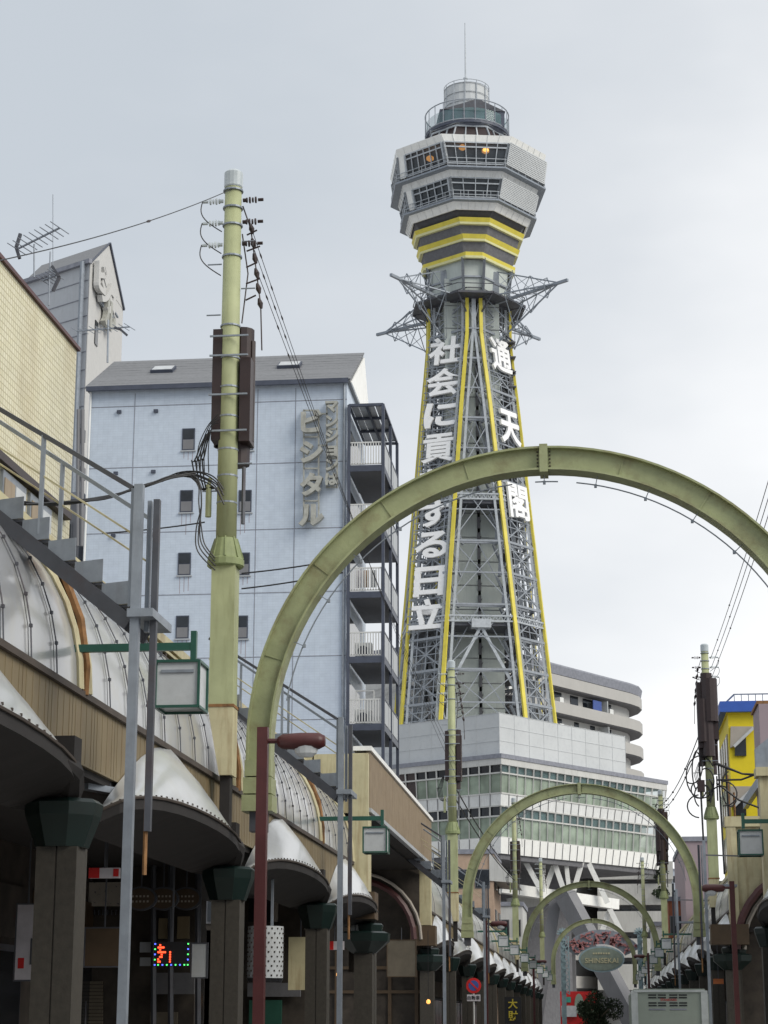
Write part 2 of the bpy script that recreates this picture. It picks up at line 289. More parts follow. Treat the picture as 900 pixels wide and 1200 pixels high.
for k in range(8):
    m1 = MB(); m2 = MB(); q = (k+1) % 8; diag = k % 2 == 1
    for i in range(nlev):
        if not diag and i % 2 == 1: continue
        i1 = i+1 if diag else min(i+2, nlev); A, B = oct8(*shaft(zs[i]))[k], oct8(*shaft(zs[i]))[q]; C_, D = oct8(*shaft(zs[i1]))[k], oct8(*shaft(zs[i1]))[q]
        m1.bar(A, B, .24 if diag else .2); 
        if not diag: m1.bar(A.lerp(C_, .5), B.lerp(D, .5), .14)
        if (C_-D).length > 1.2 or diag:
            m1.bar(A, D, .12 if diag else .09); m1.bar(B, C_, .12 if diag else .09)
        inn = (T(0, 0, zs[i])-(A+B)/2).normalized()*.9
        m2.bar(A+inn, B+inn, .2); mid = (A+B)/2; midu = (C_+D)/2
        if (A-B).length > 3: m2.bar(A+inn, midu+inn, .1); m2.bar(B+inn, midu+inn, .1)
        if diag:
            for j in (1, 2, 3):
                m2.bar(A.lerp(B, j/4), C_.lerp(D, j/4), .09)
            for j in (1, 2, 3): m2.bar(A.lerp(C_, j/4), B.lerp(D, j/4), .08)
            m2.bar(A.lerp(B, .5)+inn*2.2, C_.lerp(D, .1)+inn*2.2, .22); m2.bar(A.lerp(B, .9)+inn*2.6, C_.lerp(D, .6)+inn*2.6, .2); m2.bar(A.lerp(B, .15)+inn*2, C_.lerp(D, .3)+inn*1.8, .28); m2.bar(A.lerp(B, .75)+inn*1.6, C_.lerp(D, .72)+inn*1.6, .3)
    m1.build('cross_bracing', 'steelg', tower, 'stuff'); m2.build('fine_lattice', 'steelg', tower, 'stuff')
# lift core: two shafts with a dark service slot
zc0, zc1 = ZB-1, lev(322, 10, 46)[0]
cm = MB(); c_ = 3.0
for x0, x1, y0, y1 in ((-c_, .28, -c_, c_), (.62, c_, -c_+.2, c_)):
    ps = [T(x0, y0), T(x1, y0), T(x1, y1), T(x0, y1)]; cm.loft([[p+Vector((0, 0, zc0)) for p in ps], [p+Vector((0, 0, zc1)) for p in ps]])
co = cm.build('lift_core', 'core', tower)
jm = MB(); z = zc0+2
while z < zc1:
    jm.bar(T(-c_, -c_-.03, z), T(.28, -c_-.03, z), .05, .06); jm.bar(T(.62, -c_+.17, z), T(c_, -c_+.17, z), .05, .06); z += 2.6
jm.build('core_joint', 'concs', co, 'stuff')
pm = MB(); z = zc0
while z < zc1: pm.bar(T(.42, -c_, z), T(.42, -c_, z+1.2), .3); pm.bar(T(.2, -c_+.1, z), T(.7, -c_+.1, z+.9), .08); z += 1.7
pm.bar(T(.42, 0, zc0), T(.42, 0, zc1), .6, 4.5); pm.build('service_pipe', 'concs', tower, 'stuff')
# curved lattice bits + stair tower beside core
st = MB(); z = ZB; k = 0
while z < ZT-3:
    x0, x1 = (3.2, 4.9) if k % 2 else (4.9, 3.2); st.bar(T(x0, -1.5, z), T(x1, -1.5, z+1.6), .35, .12); st.bar(T(x0, 1.5, z), T(x1, 1.5, z+1.6), .35, .12); st.bar(T(4, -2, z), T(4, 2, z), 1.8, .1); z += 1.7; k += 1
if True:
    for x, y in ((3, -2), (5, -2), (5, 2), (3, 2), (-3.2, -2), (-4.9, -2), (-4.2, 1)): st.bar(T(x, y, ZB), T(x*.86, y*.86, ZT-8), .28)
st.build('escape_stair', 'concs', tower, 'stuff')
# platforms
for py, nm in ((745, 1), (603, 2)):
    z, a, d = lev(py, 1, 1); z, a, d = shaft(z); pf = MB()
    pf.loft([oct8(z-.25, a*.98, d*.98), oct8(z+.1, a*.98, d*.98)]); plat = pf.build('platform', 'galvd', tower)
    tm = MB(); rg0 = oct8(z+.2, a*1.01, d*1.01); rg1 = oct8(z+.75, a*1.01, d*1.01)
    for k in range(8):
        q = (k+1) % 8; n = 12; tm.bar(rg0[k], rg0[q], .16); tm.bar(rg1[k], rg1[q], .16)
        for j in range(n): tm.bar(rg0[k].lerp(rg0[q], j/n), rg1[k].lerp(rg1[q], (j+.5)/n), .07); tm.bar(rg1[k].lerp(rg1[q], (j+.5)/n), rg0[k].lerp(rg0[q], (j+1)/n), .07)
    tm.build('edge_truss', 'steelp', tower, 'stuff')
    if nm == 1:  # knee braces under the lower platform
        km = MB(); apex = T(0, -d, z-.3)
        for sgn in (-1, 1): km.bar(apex, T(sgn*a*1.25, -d-.2, z-8.6), .3)
        km.bar(T(-1, -d, z-.1), T(1, -d, z-.1), 1.1, .9); km.build('knee_brace', 'steelp', tower)
# characters on the two slanting faces
def face_letter(ch, py, kA, kB, frac, size_h, idx):
    # find z on the face middle
    z = 50
    for _ in range(14):
        rg = oct8(*shaft(z)); m_ = (rg[kA]+rg[kB])/2; z += (proj(m_)[1]-py)/10.6
    rg = oct8(*shaft(z)); r2 = oct8(*shaft(z+1)); A, B = rg[kA], rg[kB]; ax = (B-A).normalized(); ax = (ax*.6+(T(1, 0)-T(0, 0))*.4).normalized() if kA == 7 else ax; ay = (((r2[kA]+r2[kB])/2)-(A+B)/2).normalized()
    nrm = ax.cross(ay).normalized(); W = (A-B).length*frac
    vs, fs = text_mb(ch, 1, .1, .022 if ch in '通閣献貢会' else .028); wv = max(v.x for v in vs)-min(v.x for v in vs); hv = max(v.y for v in vs)-min(v.y for v in vs); c0 = (A+B)/2+nrm*.45
    MB().add([c0+ax*(v.x/wv*W)+ay*(v.y/hv*size_h)+nrm*(v.z*1.3) for v in vs], fs).build('letter', 'letter', tower)
    bk = MB()
    for j in range(5):
        t = (j/4-.5)*size_h*1.05; bk.bar(c0-nrm*.35-ax*W*.6+ay*t, c0-nrm*.35+ax*W*.6+ay*t, .1)
    for j in range(5):
        t = (j/4-.5)*W*1.1; bk.bar(c0-nrm*.38+ax*t-ay*size_h*.62, c0-nrm*.38+ax*t+ay*size_h*.62, .09)
    bk.build('letter_frame', 'steelg', tower)
for i, (ch, py) in enumerate(zip('社会に貢献する日立', (413, 450, 488, 527, 568, 604, 640, 683, 721))): face_letter(ch, py, 7, 0, .76 if ch != '日' else .66, 3.25 if ch not in 'にする' else 2.9, i)
for i, (ch, py) in enumerate(zip('通天閣', (419, 503, 590))): face_letter(ch, py, 1, 2, .68, 3.9, i)
# radial booms
zt = ZT+.2
rg = oct8(zt, SH[-1][1], SH[-1][2]); rm = MB()
for k in range(8): q = (k+1) % 8; rm.bar(rg[k]*1.0, rg[q], .45, .5); rm.bar(rg[k]+Vector((0, 0, 1.1)), rg[q]+Vector((0, 0, 1.1)), .1)
rgo = oct8(zt, SH[-1][1]+1.2, SH[-1][2]+1.6)
for k in range(8): q = (k+1) % 8; rm.bar(rgo[k], rgo[q], .22); rm.bar(rgo[k]+Vector((0, 0, 1)), rgo[q]+Vector((0, 0, 1)), .08); rm.bar(rg[k], rgo[k], .3); rm.bar(rg[k]-Vector((0, 0, 2)), rgo[k], .15)
rm.build('ring_gantry', 'galvd', tower)
pl = MB().loft([oct8(zt-.1, SH[-1][1]+1.2, SH[-1][2]+1.5), oct8(zt, SH[-1][1]+1.2, SH[-1][2]+1.5)]); pl.build('gantry_floor', 'galvd', tower)
for bx, by in ((-1, -1), (1, -1), (1, 1), (-1, 1)):
    bm_ = MB(); u_ = Vector((bx, by)).normalized(); tip = T(u_.x*13.4, u_.y*13.4, zt+.3); side = Vector((-u_.y, u_.x)); rd = 4.0
    rL = T(u_.x*rd+side.x*2.3, u_.y*rd+side.y*2.3, zt); rR = T(u_.x*rd-side.x*2.3, u_.y*rd-side.y*2.3, zt); rB = T(u_.x*rd, u_.y*rd, zt-4.6); rU = T(u_.x*rd, u_.y*rd, zt+3.6)
    rM = T(u_.x*rd, u_.y*rd, zt)
    bm_.bar(rM, tip, .3, .3)
    for r0 in (rL, rR, rB, rU): bm_.bar(r0, tip.lerp(rM, .12), .13)
    chords = [rL, rB, rR, rU]
    for j in range(1, 4):
        t = j/4.2
        for a_, b_ in ((rL, rB), (rB, rR), (rL, rU), (rU, rR), (rL, rR)):
            bm_.bar(a_.lerp(tip, t), b_.lerp(tip, t), .07); bm_.bar(a_.lerp(tip, t), b_.lerp(tip, (j-1)/4.2), .055)
    bm_.build('lattice_boom', 'galv', tower)
# octagonal deck
DK = dict(y3b=lev(301.5, 9.5, 53.5), y3=lev(295, 9.8, 54.5), y2b=lev(281.5, 12, 57), y2=lev(274, 14, 59.5), y1b=lev(262, 16.5, 62), y1=lev(254.5, 18, 64.5))
neck = MB().loft([oct8(lev(345, 6, 44)[0], 1.0, 4.1), oct8(lev(305, 8, 46)[0], 1.1, 4.3), oct8(lev(252, 19, 60)[0], 1.8, 5.2)]); neck.build('neck_wall', 'core', tower)
nm_ = MB(); z0, z1 = lev(345, 1, 44)[0], lev(304, 1, 44)[0]
for k in range(8):
    for sgn in (0, 1):
        rg = oct8(z0, 1.05, 4.2); rg2 = oct8(z1, 1.2, 4.7); nm_.bar(rg[k], rg2[k], .3)
    nm_.bar(oct8((z0+z1)/2, 1.05, 4.3)[k], oct8((z0+z1)/2, 1.05, 4.3)[(k+1) % 8], .2)
for k in (7, 1): 
    A, B = oct8(z0, 1.05, 4.25)[k], oct8(z0, 1.05, 4.25)[(k+1) % 8]; nm_.bar(A.lerp(B, .45)+Vector((0, 0, .5)), A.lerp(B, .45)+Vector((0, 0, 3.2)), 1.1, .2)
nm_.build('neck_frame', 'steelg', tower)
for a_, b_ in (('y3b', 'y3'), ('y2b', 'y2'), ('y1b', 'y1')):
    (z0, a0, d0), (z1, a1, d1) = DK[a_], DK[b_]
    ym = MB().loft([oct8(z0, a0-.1, d0-.3), oct8(z0, a0, d0), oct8(z1, a1, d1), oct8(z1, a1-.2, d1-1.2)], caps=False); band = ym.build('yellow_band', 'yellow', tower)
    MB().loft([oct8(z0-.06, a0-.12, d0-.35), oct8(z0-.06, a0+.02, d0+.03), oct8(z0+.2, a0+.05, d0+.07), oct8(z0+.2, a0, d0)], caps=False).build('band_lip', 'yellowp', band)
gm = MB()
for (lo, hi) in (('y3', 'y2b'), ('y2', 'y1b')):
    (z0, a0, d0), (z1, a1, d1) = DK[lo], DK[hi]; r0 = oct8(z0, a0-.2, d0-.7); r1 = oct8(z1, a1-.2, d1-.7)
    for k in range(8):
        q = (k+1) % 8; n = 5
        for j in range(n+1): gm.bar(r0[k].lerp(r0[q], j/n), r1[k].lerp(r1[q], j/n), .14); 
        gm.bar(r0[k].lerp(r0[q], 0), r0[q].lerp(r1[q], .4), .12); gm.bar(r0[k].lerp(r1[k], .5), r0[q].lerp(r1[q], .5), .1)
gm.build('band_framing', 'steelg', tower, 'stuff')
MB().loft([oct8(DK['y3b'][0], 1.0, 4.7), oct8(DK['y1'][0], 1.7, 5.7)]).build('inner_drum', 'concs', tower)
sk0 = lev(246, 22, 67); sk1 = lev(235, 25.5, 72); lg2 = lev(232, 26, 77.5); lw0 = lev(231, 25.5, 71.5); lw1 = lev(208.5, 29, 76); lgm = lev(197, 31, 80); lg1 = lev(194, 33, 87.5); uw0 = lev(192, 32.5, 82.5); uw1 = lev(167, 37, 85); rf = lev(158, 40.5, 87)
MB().loft([oct8(DK['y1'][0], 1.6, 5.4), oct8(sk0[0]-.1, sk0[1]*.9, sk0[2]*.93), oct8(sk0[0]+.02, sk0[1]*.95, sk0[2]*.96)], caps=False).build('deck_underside', 'galvd', tower)
def deck_wall(A, B, name, m='whiteb'):
    ra, rb = oct8(*A), oct8(*B); 
    for k in range(8):
        q = (k+1) % 8; p0, p1, p2, p3 = ra[k], ra[q], rb[q], rb[k]; ctr = T(0, 0, (A[0]+B[0])/2); inn = (ctr-(p0+p1)/2).normalized()*.15
        g_ = .02; o_ = MB().loft([[p0.lerp(p1, g_/3), p1.lerp(p0, g_/3), p2.lerp(p3, g_/3), p3.lerp(p2, g_/3)], [p0+inn, p1+inn, p2+inn, p3+inn]]).build(name, m, tower)
        rb_ = MB(); n = 6
        for j in range(1, n): rb_.bar(p0.lerp(p1, j/n)-inn*.2, p3.lerp(p2, j/n)-inn*.2, .05)
        rb_.build('panel_seam', 'white', o_, 'stuff')
deck_wall(sk0, sk1, 'skirt_panel'); deck_wall(lw1, lgm, 'spandrel_panel', 'white'); deck_wall(uw1, rf, 'roof_fascia_panel', 'whiteb')
def ledge(Lv, t=.2):
    z, a, d = Lv; MB().loft([oct8(z-t, a-.4, d-1.6), oct8(z-t, a, d), oct8(z, a, d), oct8(z, a-.4, d-1.6)], caps=False).build('walkway_ledge', 'galv', tower)
    rm = MB()
    for h in (.45, .9):
        rg = oct8(z+h, a-.02, d-.1)
        for k in range(8): rm.bar(rg[k], rg[(k+1) % 8], .06)
    r0 = oct8(z, a-.02, d-.1); r1 = oct8(z+.9, a-.02, d-.1)
    for k in range(8):
        n = 6
        for j in range(n): rm.bar(r0[k].lerp(r0[(k+1) % 8], j/n), r1[k].lerp(r1[(k+1) % 8], j/n), .05)
    r2 = oct8(z-t, a-.2, d-1.0)
    for k in range(8):
        for j in range(5): p = r2[k].lerp(r2[(k+1) % 8], (j+.5)/5); rm.bar(p, p-Vector((0, 0, .5))+(T(0, 0, z)-p).normalized()*.6, .12)
    rm.build('walkway_rail', 'steelp', tower, 'stuff')
    bk = MB(); 
ledge(lg2); ledge(lg1)
def deck_windows(A, B, split):
    ra, rb = oct8(*A), oct8(*B)
    for k in range(8):
        q = (k+1) % 8; p0, p1, p2, p3 = ra[k], ra[q], rb[q], rb[k]; n = (6 if k % 2 == 0 else 6) if A is uw0 else (4 if k % 2 == 0 else 5)
        ctr = T(0, 0, (A[0]+B[0])/2); inn = ((ctr-(p0+p1)/2)); inn.z = 0; inn = inn.normalized(); fm = MB()
        e0 = .03 if k % 2 == 0 else .16; P = lambda u_, v_: (p0.lerp(p1, u_)).lerp(p3.lerp(p2, u_), v_)
        for u_ in ([0, 1] if k % 2 == 0 else [0, e0, 1-e0*.3, 1]): fm.bar(P(u_, 0), P(u_, 1), .2, .25)
        screened = (k == 1)
        if k % 2: 
            MB().loft([[P(0, 0), P(e0, 0), P(e0, 1), P(0, 1)], [P(0, 0)+inn*.1, P(e0, 0)+inn*.1, P(e0, 1)+inn*.1, P(0, 1)+inn*.1]]).build('end_panel', 'whiteb', tower)
            MB().loft([[P(1-e0*.3, 0), P(1, 0), P(1, 1), P(1-e0*.3, 1)], [P(1-e0*.3, 0)+inn*.1, P(1, 0)+inn*.1, P(1, 1)+inn*.1, P(1-e0*.3, 1)+inn*.1]]).build('end_panel', 'whiteb', tower)
        w0, w1 = (0, 1) if k % 2 == 0 else (e0, 1-e0*.3)
        for v_ in (0, split, 1): fm.bar(P(w0, v_), P(w1, v_), .10, .15)
        for j in range(n+1): fm.bar(P(lerp(w0, w1, j/n), 0), P(lerp(w0, w1, j/n), 1), .09, .14)
        fo = fm.build('window_frame', 'steelp', tower)
        for j in range(n):
            u0, u1 = lerp(w0, w1, j/n), lerp(w0, w1, (j+1)/n)
            for v0, v1 in ((0, split), (split, 1)):
                MB().add([P(u0, v0)+inn*.12, P(u1, v0)+inn*.12, P(u1, v1)+inn*.12, P(u0, v1)+inn*.12], [(0, 1, 2, 3)]).build('pane', 'dglass', fo)
        if k in (1, 2):   # mesh sun screen in front of the right-hand faces
            sm = MB(); off = -inn*.3
            for j in range(0, 27): sm.bar(P(j/26, 0)+off, P(j/26, 1)+off, .11)
            for j in range(0, 13): sm.bar(P(0, j/12)+off, P(1, j/12)+off, .11)
            sm.build('mesh_screen', 'scr', tower, 'stuff')
deck_windows(lw0, lw1, .72); deck_windows(uw0, uw1, .78)
MB().loft([oct8(lw0[0]-.2, 1, 4), oct8(rf[0]-.2, 1, 4)]).build('deck_core_wall', 'brown', tower)
for L0 in (lw0, uw0): MB().loft([oct8(L0[0]-.3, L0[1]-.1, L0[2]-.3), oct8(L0[0]-.1, L0[1]-.1, L0[2]-.3)]).build('deck_floor', 'brown', tower)
MB().loft([oct8(lw1[0]-.1, lw1[1]-.1, lw1[2]-.3), oct8(lw1[0]+.1, lw1[1]-.1, lw1[2]-.3)]).build('deck_ceiling', 'shop', tower)
MB().loft([oct8(rf[0]-.3, rf[1]-.05, rf[2]-.2), oct8(rf[0]-.1, rf[1]-.05, rf[2]-.2)]).build('roof_slab', 'white', tower)
for x, y in ((504, 186), (542, 173), (569, 177)):
    p = at(x, y, Y=198.5 if x < 520 else 197.6)
    MB().ngon(p.x, p.y, [(p.z-.3, .15), (p.z-.1, .42), (p.z+.15, .42), (p.z+.35, .15)], 10).build('ceiling_lamp', LAMP_OR, tower)
# roof house, ring rail, drum, mast
rh0 = lev(159, 25, 50); rh1 = lev(145, 17, 42)
MB().loft([oct8(rf[0]-.1, rh0[1], rh0[2]), oct8(rh1[0]-.3, rh1[1], rh1[2]), oct8(rh1[0], rh1[1]+.15, rh1[2]+.15)]).build('roof_house', 'brown', tower)
fm = MB(); r0, r1, r2 = oct8(rf[0]+.05, rh0[1]+.05, rh0[2]+.05), oct8(rh1[0]-.3, rh1[1]+.05, rh1[2]+.05), oct8(rh1[0], rh1[1]+.2, rh1[2]+.2)
for k in range(8):
    q = (k+1) % 8; fm.bar(r1[k], r1[q], .2); fm.bar(r2[k], r2[q], .15); fm.bar(r0[k], r0[q], .2)
    for j in (0, .33, .66): fm.bar(r0[k].lerp(r0[q], j), r1[k].lerp(r1[q], j), .13)
fm.build('roof_house_frame', 'steelp', tower)
zr = lev(140, 1, 49)[0]; RR = 4.75; zrt = zr+2.5
cx, cy = T(0, 0).x, T(0, 0).y; cx += .05
MB().ngon(cx, cy, [(zr-1.3, 3.4), (zr-.25, RR-.3), (zr-.25, RR), (zr+.1, RR), (zr+.1, RR-.4)], 40).build('roof_deck', 'navy', tower, smooth=False)
rl = MB()
for z in (zr+.12, zrt): rl.tube([(cx+RR*math.cos(t*math.pi/20), cy+RR*math.sin(t*math.pi/20), z) for t in range(41)], .07, 5, False)
for k in range(24): t = k*math.pi/12; rl.bar((cx+RR*math.cos(t), cy+RR*math.sin(t), zr), (cx+RR*math.cos(t), cy+RR*math.sin(t), zrt), .09)
rl.build('roof_rail', 'steelg', tower)
for k in range(24):
    t0, t1 = k*math.pi/12+.02, (k+1)*math.pi/12-.02; r_ = RR-.05
    MB().add([(cx+r_*math.cos(t0), cy+r_*math.sin(t0), zr+.15), (cx+r_*math.cos(t1), cy+r_*math.sin(t1), zr+.15), (cx+r_*math.cos(t1), cy+r_*math.sin(t1), zr+1.5), (cx+r_*math.cos(t0), cy+r_*math.sin(t0), zr+1.5)], [(0, 1, 2, 3)]).build('glass_guard', 'tglass', tower)
pk = MB(); pz = lev(117, 1, 30)[0]; pk.loft([[T(-3.4, -3.2, zr+.1), T(3.9, -3.2, zr+.1), T(3.9, 1, zr+.1), T(-3.4, 1, zr+.1)], [T(-3.4, -3.2, pz-1.4), T(3.9, -3.2, pz-1.4), T(3.9, 1, pz-1.4), T(-3.4, 1, pz-1.4)]])
pk.build('plant_room', 'teal' if 0 else 'navy', tower)
MB().prism([T(-3.2, -3.3, pz-1.45), T(4.0, -3.3, pz-1.45), T(.9, -3.3, pz)], T(0, 1.6)-T(0, 0)).build('plant_room_gable', 'galvd', tower)
zd0, zd1 = zr+.1, lev(96, 1, 26)[0]; RD = 2.5
MB().ngon(cx-.05, cy, [(zd0, RD), (zd1, RD), (zd1+.15, RD*.8)], 24, 0).build('radome_drum', 'scr', tower)
dr = MB()
for k in range(12): t = k*math.pi/6; dr.bar((cx+RD*1.02*math.cos(t), cy+RD*1.02*math.sin(t), zd0), (cx+RD*1.02*math.cos(t), cy+RD*1.02*math.sin(t), zd1+.3), .1)
for z in [zd0+(zd1-zd0)*i/5 for i in range(6)]+[zd1+.35]: dr.tube([(cx+RD*1.03*math.cos(t*math.pi/12), cy+RD*1.03*math.sin(t*math.pi/12), z) for t in range(25)], .045, 4, False)
dr.build('drum_cage', 'steelp', tower)
zm = at(546, 27, Y=205).z
MB().tube([(cx-.1, cy, zd1), (cx-.1, cy, zd1+1.6), (cx-.1, cy, zd1+1.8), (cx-.1, cy, zm)], [.16, .16, .09, .05], 8).build('lightning_rod', 'steelp', tower)
for q in (1.0, 1.6): MB().ngon(cx-.1, cy, [(zd1+q, .1), (zd1+q+.05, .28), (zd1+q+.15, .28), (zd1+q+.2, .1)], 8).build('rod_collar', 'steelp', tower)

# ---- base building (square turned so that one corner points at the camera)
base = thing('tower_base_building', 'white and pale green glass building under the lattice tower, carried on splayed concrete struts', 'building', TO)
HD = 20.3
def zc(py, hd=HD):
    z = 20
    for _ in range(12): z += (proj(T(0, -hd, z))[1]-py)/11.6
    return z
def cs(hd, z): return [T(0, -hd, z), T(hd, 0, z), T(0, hd, z), T(-hd, 0, z)]
zg = dict(m1=zc(835, 19.6), m0=zc(880, 19.6), p1=zc(883), p0=zc(888), a1=zc(890), as_=zc(905), a0=zc(929, 19.9), b1=zc(944, 19.6), bs=zc(956, 19.5), b0=zc(981, 19.3), w1=zc(981, 19.5), w0=zc(1000, 19.2))
MB().loft([cs(HD+.25, zg['p0']), cs(HD+.25, zg['p1'])]).build('roof_ledge', 'curvt', base)
MB().loft([cs(HD+.12, zg['p0']-.6), cs(HD+.12, zg['p0'])]).build('roof_parapet', 'conc', base)
def band(z0, z1, h0, h1, name, m, n=0):
    o_ = MB().loft([cs(h0, z0), cs(h1, z1)]).build(name, m, base)
    if n:
        s_ = MB(); a_, b_ = cs(h0+.04, z0), cs(h1+.04, z1)
        for k in (3, 0):
            q = (k+1) % 4
            for j in range(1, n): s_.bar(a_[k].lerp(a_[q], j/n), b_[k].lerp(b_[q], j/n), .07)
        s_.build('panel_joint', 'concd', o_, 'stuff')
    return o_
band(zg['b1'], zg['a0'], 19.65, 19.9, 'spandrel', 'white', 22); band(zg['w0'], zg['w1'], 19.2, 19.5, 'lower_band', 'whiteb', 22)
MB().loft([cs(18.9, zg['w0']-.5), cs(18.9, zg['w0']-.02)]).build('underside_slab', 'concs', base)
for nm, z0, zsx, z1, h0, h1 in (('upper', zg['a0'], zg['as_'], zg['p0']-.55, 19.88, HD), ('lower', zg['b0'], zg['bs'], zg['b1'], 19.35, 19.62)):
    hs = lerp(h0, h1, (zsx-z0)/(z1-z0)); A, S, B = cs(h0, z0), cs(hs, zsx), cs(h1, z1); NB = 22
    MB().loft([cs(h0-2.2, z0), cs(h1-2.2, z1)]).build('inner_wall', 'white', base)
    cu = MB()
    for k in (3, 0):
        q = (k+1) % 4; fm = MB(); inn = (T(0, 0, z0)-(A[k]+A[q])/2).normalized()
        for R_ in (A, S, B): fm.bar(R_[k], R_[q], .14, .14)
        for j in range(NB+1): fm.bar(A[k].lerp(A[q], j/NB), S[k].lerp(S[q], j/NB), .09); fm.bar(S[k].lerp(S[q], j/NB), B[k].lerp(B[q], j/NB), .15)
        fo = fm.build('window_frame', 'conc', base)
        for j in range(NB):
            for (P0, P1), mm in (((A, S), None), ((S, B), 'x')):
                o1 = [P0[k].lerp(P0[q], j/NB), P0[k].lerp(P0[q], (j+1)/NB), P1[k].lerp(P1[q], (j+1)/NB), P1[k].lerp(P1[q], j/NB)]
                gm_ = 'bglass' if (k == 3 and j < 14 and nm == 'upper') else ('gglass' if mm is None else ('wglass' if (k == 3 or nm == 'lower') else 'gglass'))  # brown left panes: the reflection is put into the glass colour
                if mm == 'x' and k == 0: gm_ = 'tglass'
                MB().add([p+inn*.12 for p in o1], [(0, 1, 2, 3)]).build('pane', gm_, fo)
            if random.random() < .6 and not (k == 3 and j < 13 and nm == 'upper'):
                a0, a1 = A[k].lerp(A[q], (j+.15)/NB)+inn*.6, A[k].lerp(A[q], (j+.15+random.uniform(.3, .7))/NB)+inn*.6
                cu.add([a0, a1, a1+Vector((0, 0, (zsx-z0)*.97)), a0+Vector((0, 0, (zsx-z0)*.97))], [(0, 1, 2, 3)])
    cu.build('curtain', 'lampwhite', base)
# screens on the roof (set back on the right)
mesh_l, mesh_r = 19.6, 23.5
c0 = lambda z: T(0, -19.5, z); dR = (T(19.5, 0)-T(0, -19.5)).normalized(); dL = (T(-19.5, 0)-T(0, -19.5)).normalized()
z0, z1 = zg['p1']+.02, zg['m1']
for dv, ln, n in ((dR, 21.5, 9), (dL, 25, 9)):
    nrm = Vector((dv.y, -dv.x, 0)); nrm = nrm if nrm.y < 0 else -nrm
    for j in range(n):
        for r_ in range(3):
            a_, b_ = ln*j/n+.008, ln*(j+1)/n-.008; za, zb = lerp(z0, z1, r_/3)+.008, lerp(z0, z1, (r_+1)/3)-.008
            MB().frame(c0(0), dv, nrm, Vector((0, 0, 1)), a_, b_, -.15, -.006*random.random(), za, zb).build('screen_panel', 'scr', base)
    fr = MB()
    for j in range(n+1): fr.bar(c0(z0)+dv*ln*j/n+nrm*.01, c0(z1+.1)+dv*ln*j/n+nrm*.01, .04)
    for j in (0, 4, 8, 12): fr.bar(c0(lerp(z0, z1, j/12))+nrm*.01, c0(lerp(z0, z1, j/12))+dv*ln+nrm*.01, .04)
    fr.build('screen_grid', 'scr', base, 'stuff')
MB().frame(c0(0), dR, dL, Vector((0, 0, 1)), .3, 21.4, .3, 24.8, z0, z1-.4).build('roof_plant_block', 'conc', base)
# struts and legs below; shade under the base is put into darker concrete colours
zw = zg['w0']-.5; zb_ = zc(1052, 17)
def U(x, y, z): return T(x, y, z)
leg = MB()
def strut(a_, b_, w_=1.0, h_=1.0, m='conc', nm='strut', lab=None):
    return MB().bar(a_, b_, w_, h_).build(nm, m, base, None, lab)
pB = lambda px, py, Y: at(px, py, Y=Y)
# chord beam
strut(pB(585, 1040, 192), pB(722, 1060, 201), 1.0, 1.0, 'whiteb', 'chord_beam')
for q in ((612, 1003, 635, 1045), (637, 1003, 636, 1045), (652, 1006, 638, 1045), (648, 1006, 663, 1050), (663, 1008, 668, 1052), (682, 1010, 670, 1052), (690, 1012, 712, 1058), (712, 1060, 728, 1092), (716, 1062, 704, 1096), (668, 1052, 694, 1096)):
    Y0 = lerp(190, 201, (q[0]-585)/137); strut(pB(q[0], q[1], Y0), pB(q[2], q[3], Y0), .42, .5, 'whiteb')
strut(pB(662, 1048, 192), pB(752, 1215, 188), 1.7, 1.5, 'concd', 'splayed_leg'); strut(pB(598, 1060, 196), pB(640, 1052, 198), 1.2, 1.2)
strut(pB(652, 1050, 193), pB(627, 1210, 192), 1.1, 1.0, 'concd', 'splayed_leg')
strut(pB(609, 1080, 215), pB(700, 1088, 215), 1.6, 1.6, 'concd', 'chord_beam')
MB().frame(T(0, 0, 0), (T(1, 1)-T(0, 0)).normalized(), (T(-1, 1)-T(0, 0)).normalized(), Vector((0, 0, 1)), -7, 7, -7, 7, 0, zw).build('lift_base', 'concs', base)
for bx, by in ((11, 11), (-12, 3), (-9, -4)): MB().frame(T(bx, by, 0), Vector((1, 0, 0)), Vector((0, 1, 0)), Vector((0, 0, 1)), -1.2, 1.2, -1.2, 1.2, 0, zw).build('pillar', 'concd', base)
for i in range(5): MB().bar(pB(600+14*i, 1004+2*i, 200), pB(640+14*i, 1008+2*i, 215), .6, 1.2).build('floor_joist', 'concs', base)

# ================================================================== CURVED APARTMENT BEHIND
cap = thing('curved_apartment_block', 'pale grey apartment block with rounded balcony bands, behind the tower on the right', 'building', at(690, 1190, Y=245))
TE = at(786, 813, Y=246); zt = TE.z; P1 = at(645, 776, Z=zt)
dirv = (Vector((TE.x, TE.y, 0))-Vector((P1.x, P1.y, 0))); 
D = Vector((TE.x, TE.y, 0)); dv = dirv.normalized(); nv = Vector((dv.y, -dv.x, 0)); nv = nv if nv.y < 0 else -nv   # towards the viewer
Ln = 46; Rr = 10.0
def plan(off, z):
    pts = [D-dv*Ln+nv*off+Vector((0, 0, z))]; c0_ = D-dv*Rr+nv*(-Rr)
    for k in range(0, 13): t = k*math.pi/12*.5*2; pts.append(c0_+(nv*math.cos(t)+dv*math.sin(t))*(Rr+off)+Vector((0, 0, z)))
    pts.append(D-dv*Ln-nv*(2*Rr+off)+Vector((0, 0, z))); return pts
FH = 3.05; nf = int(zt/FH)
MB().loft([plan(-1.6, 0), plan(-1.6, zt-1)]).build('wall', 'gablec', cap)
MB().loft([plan(-.1, zt-1.15), plan(.1, zt-.2), plan(0, zt)]).build('roof_band', 'curvt', cap)
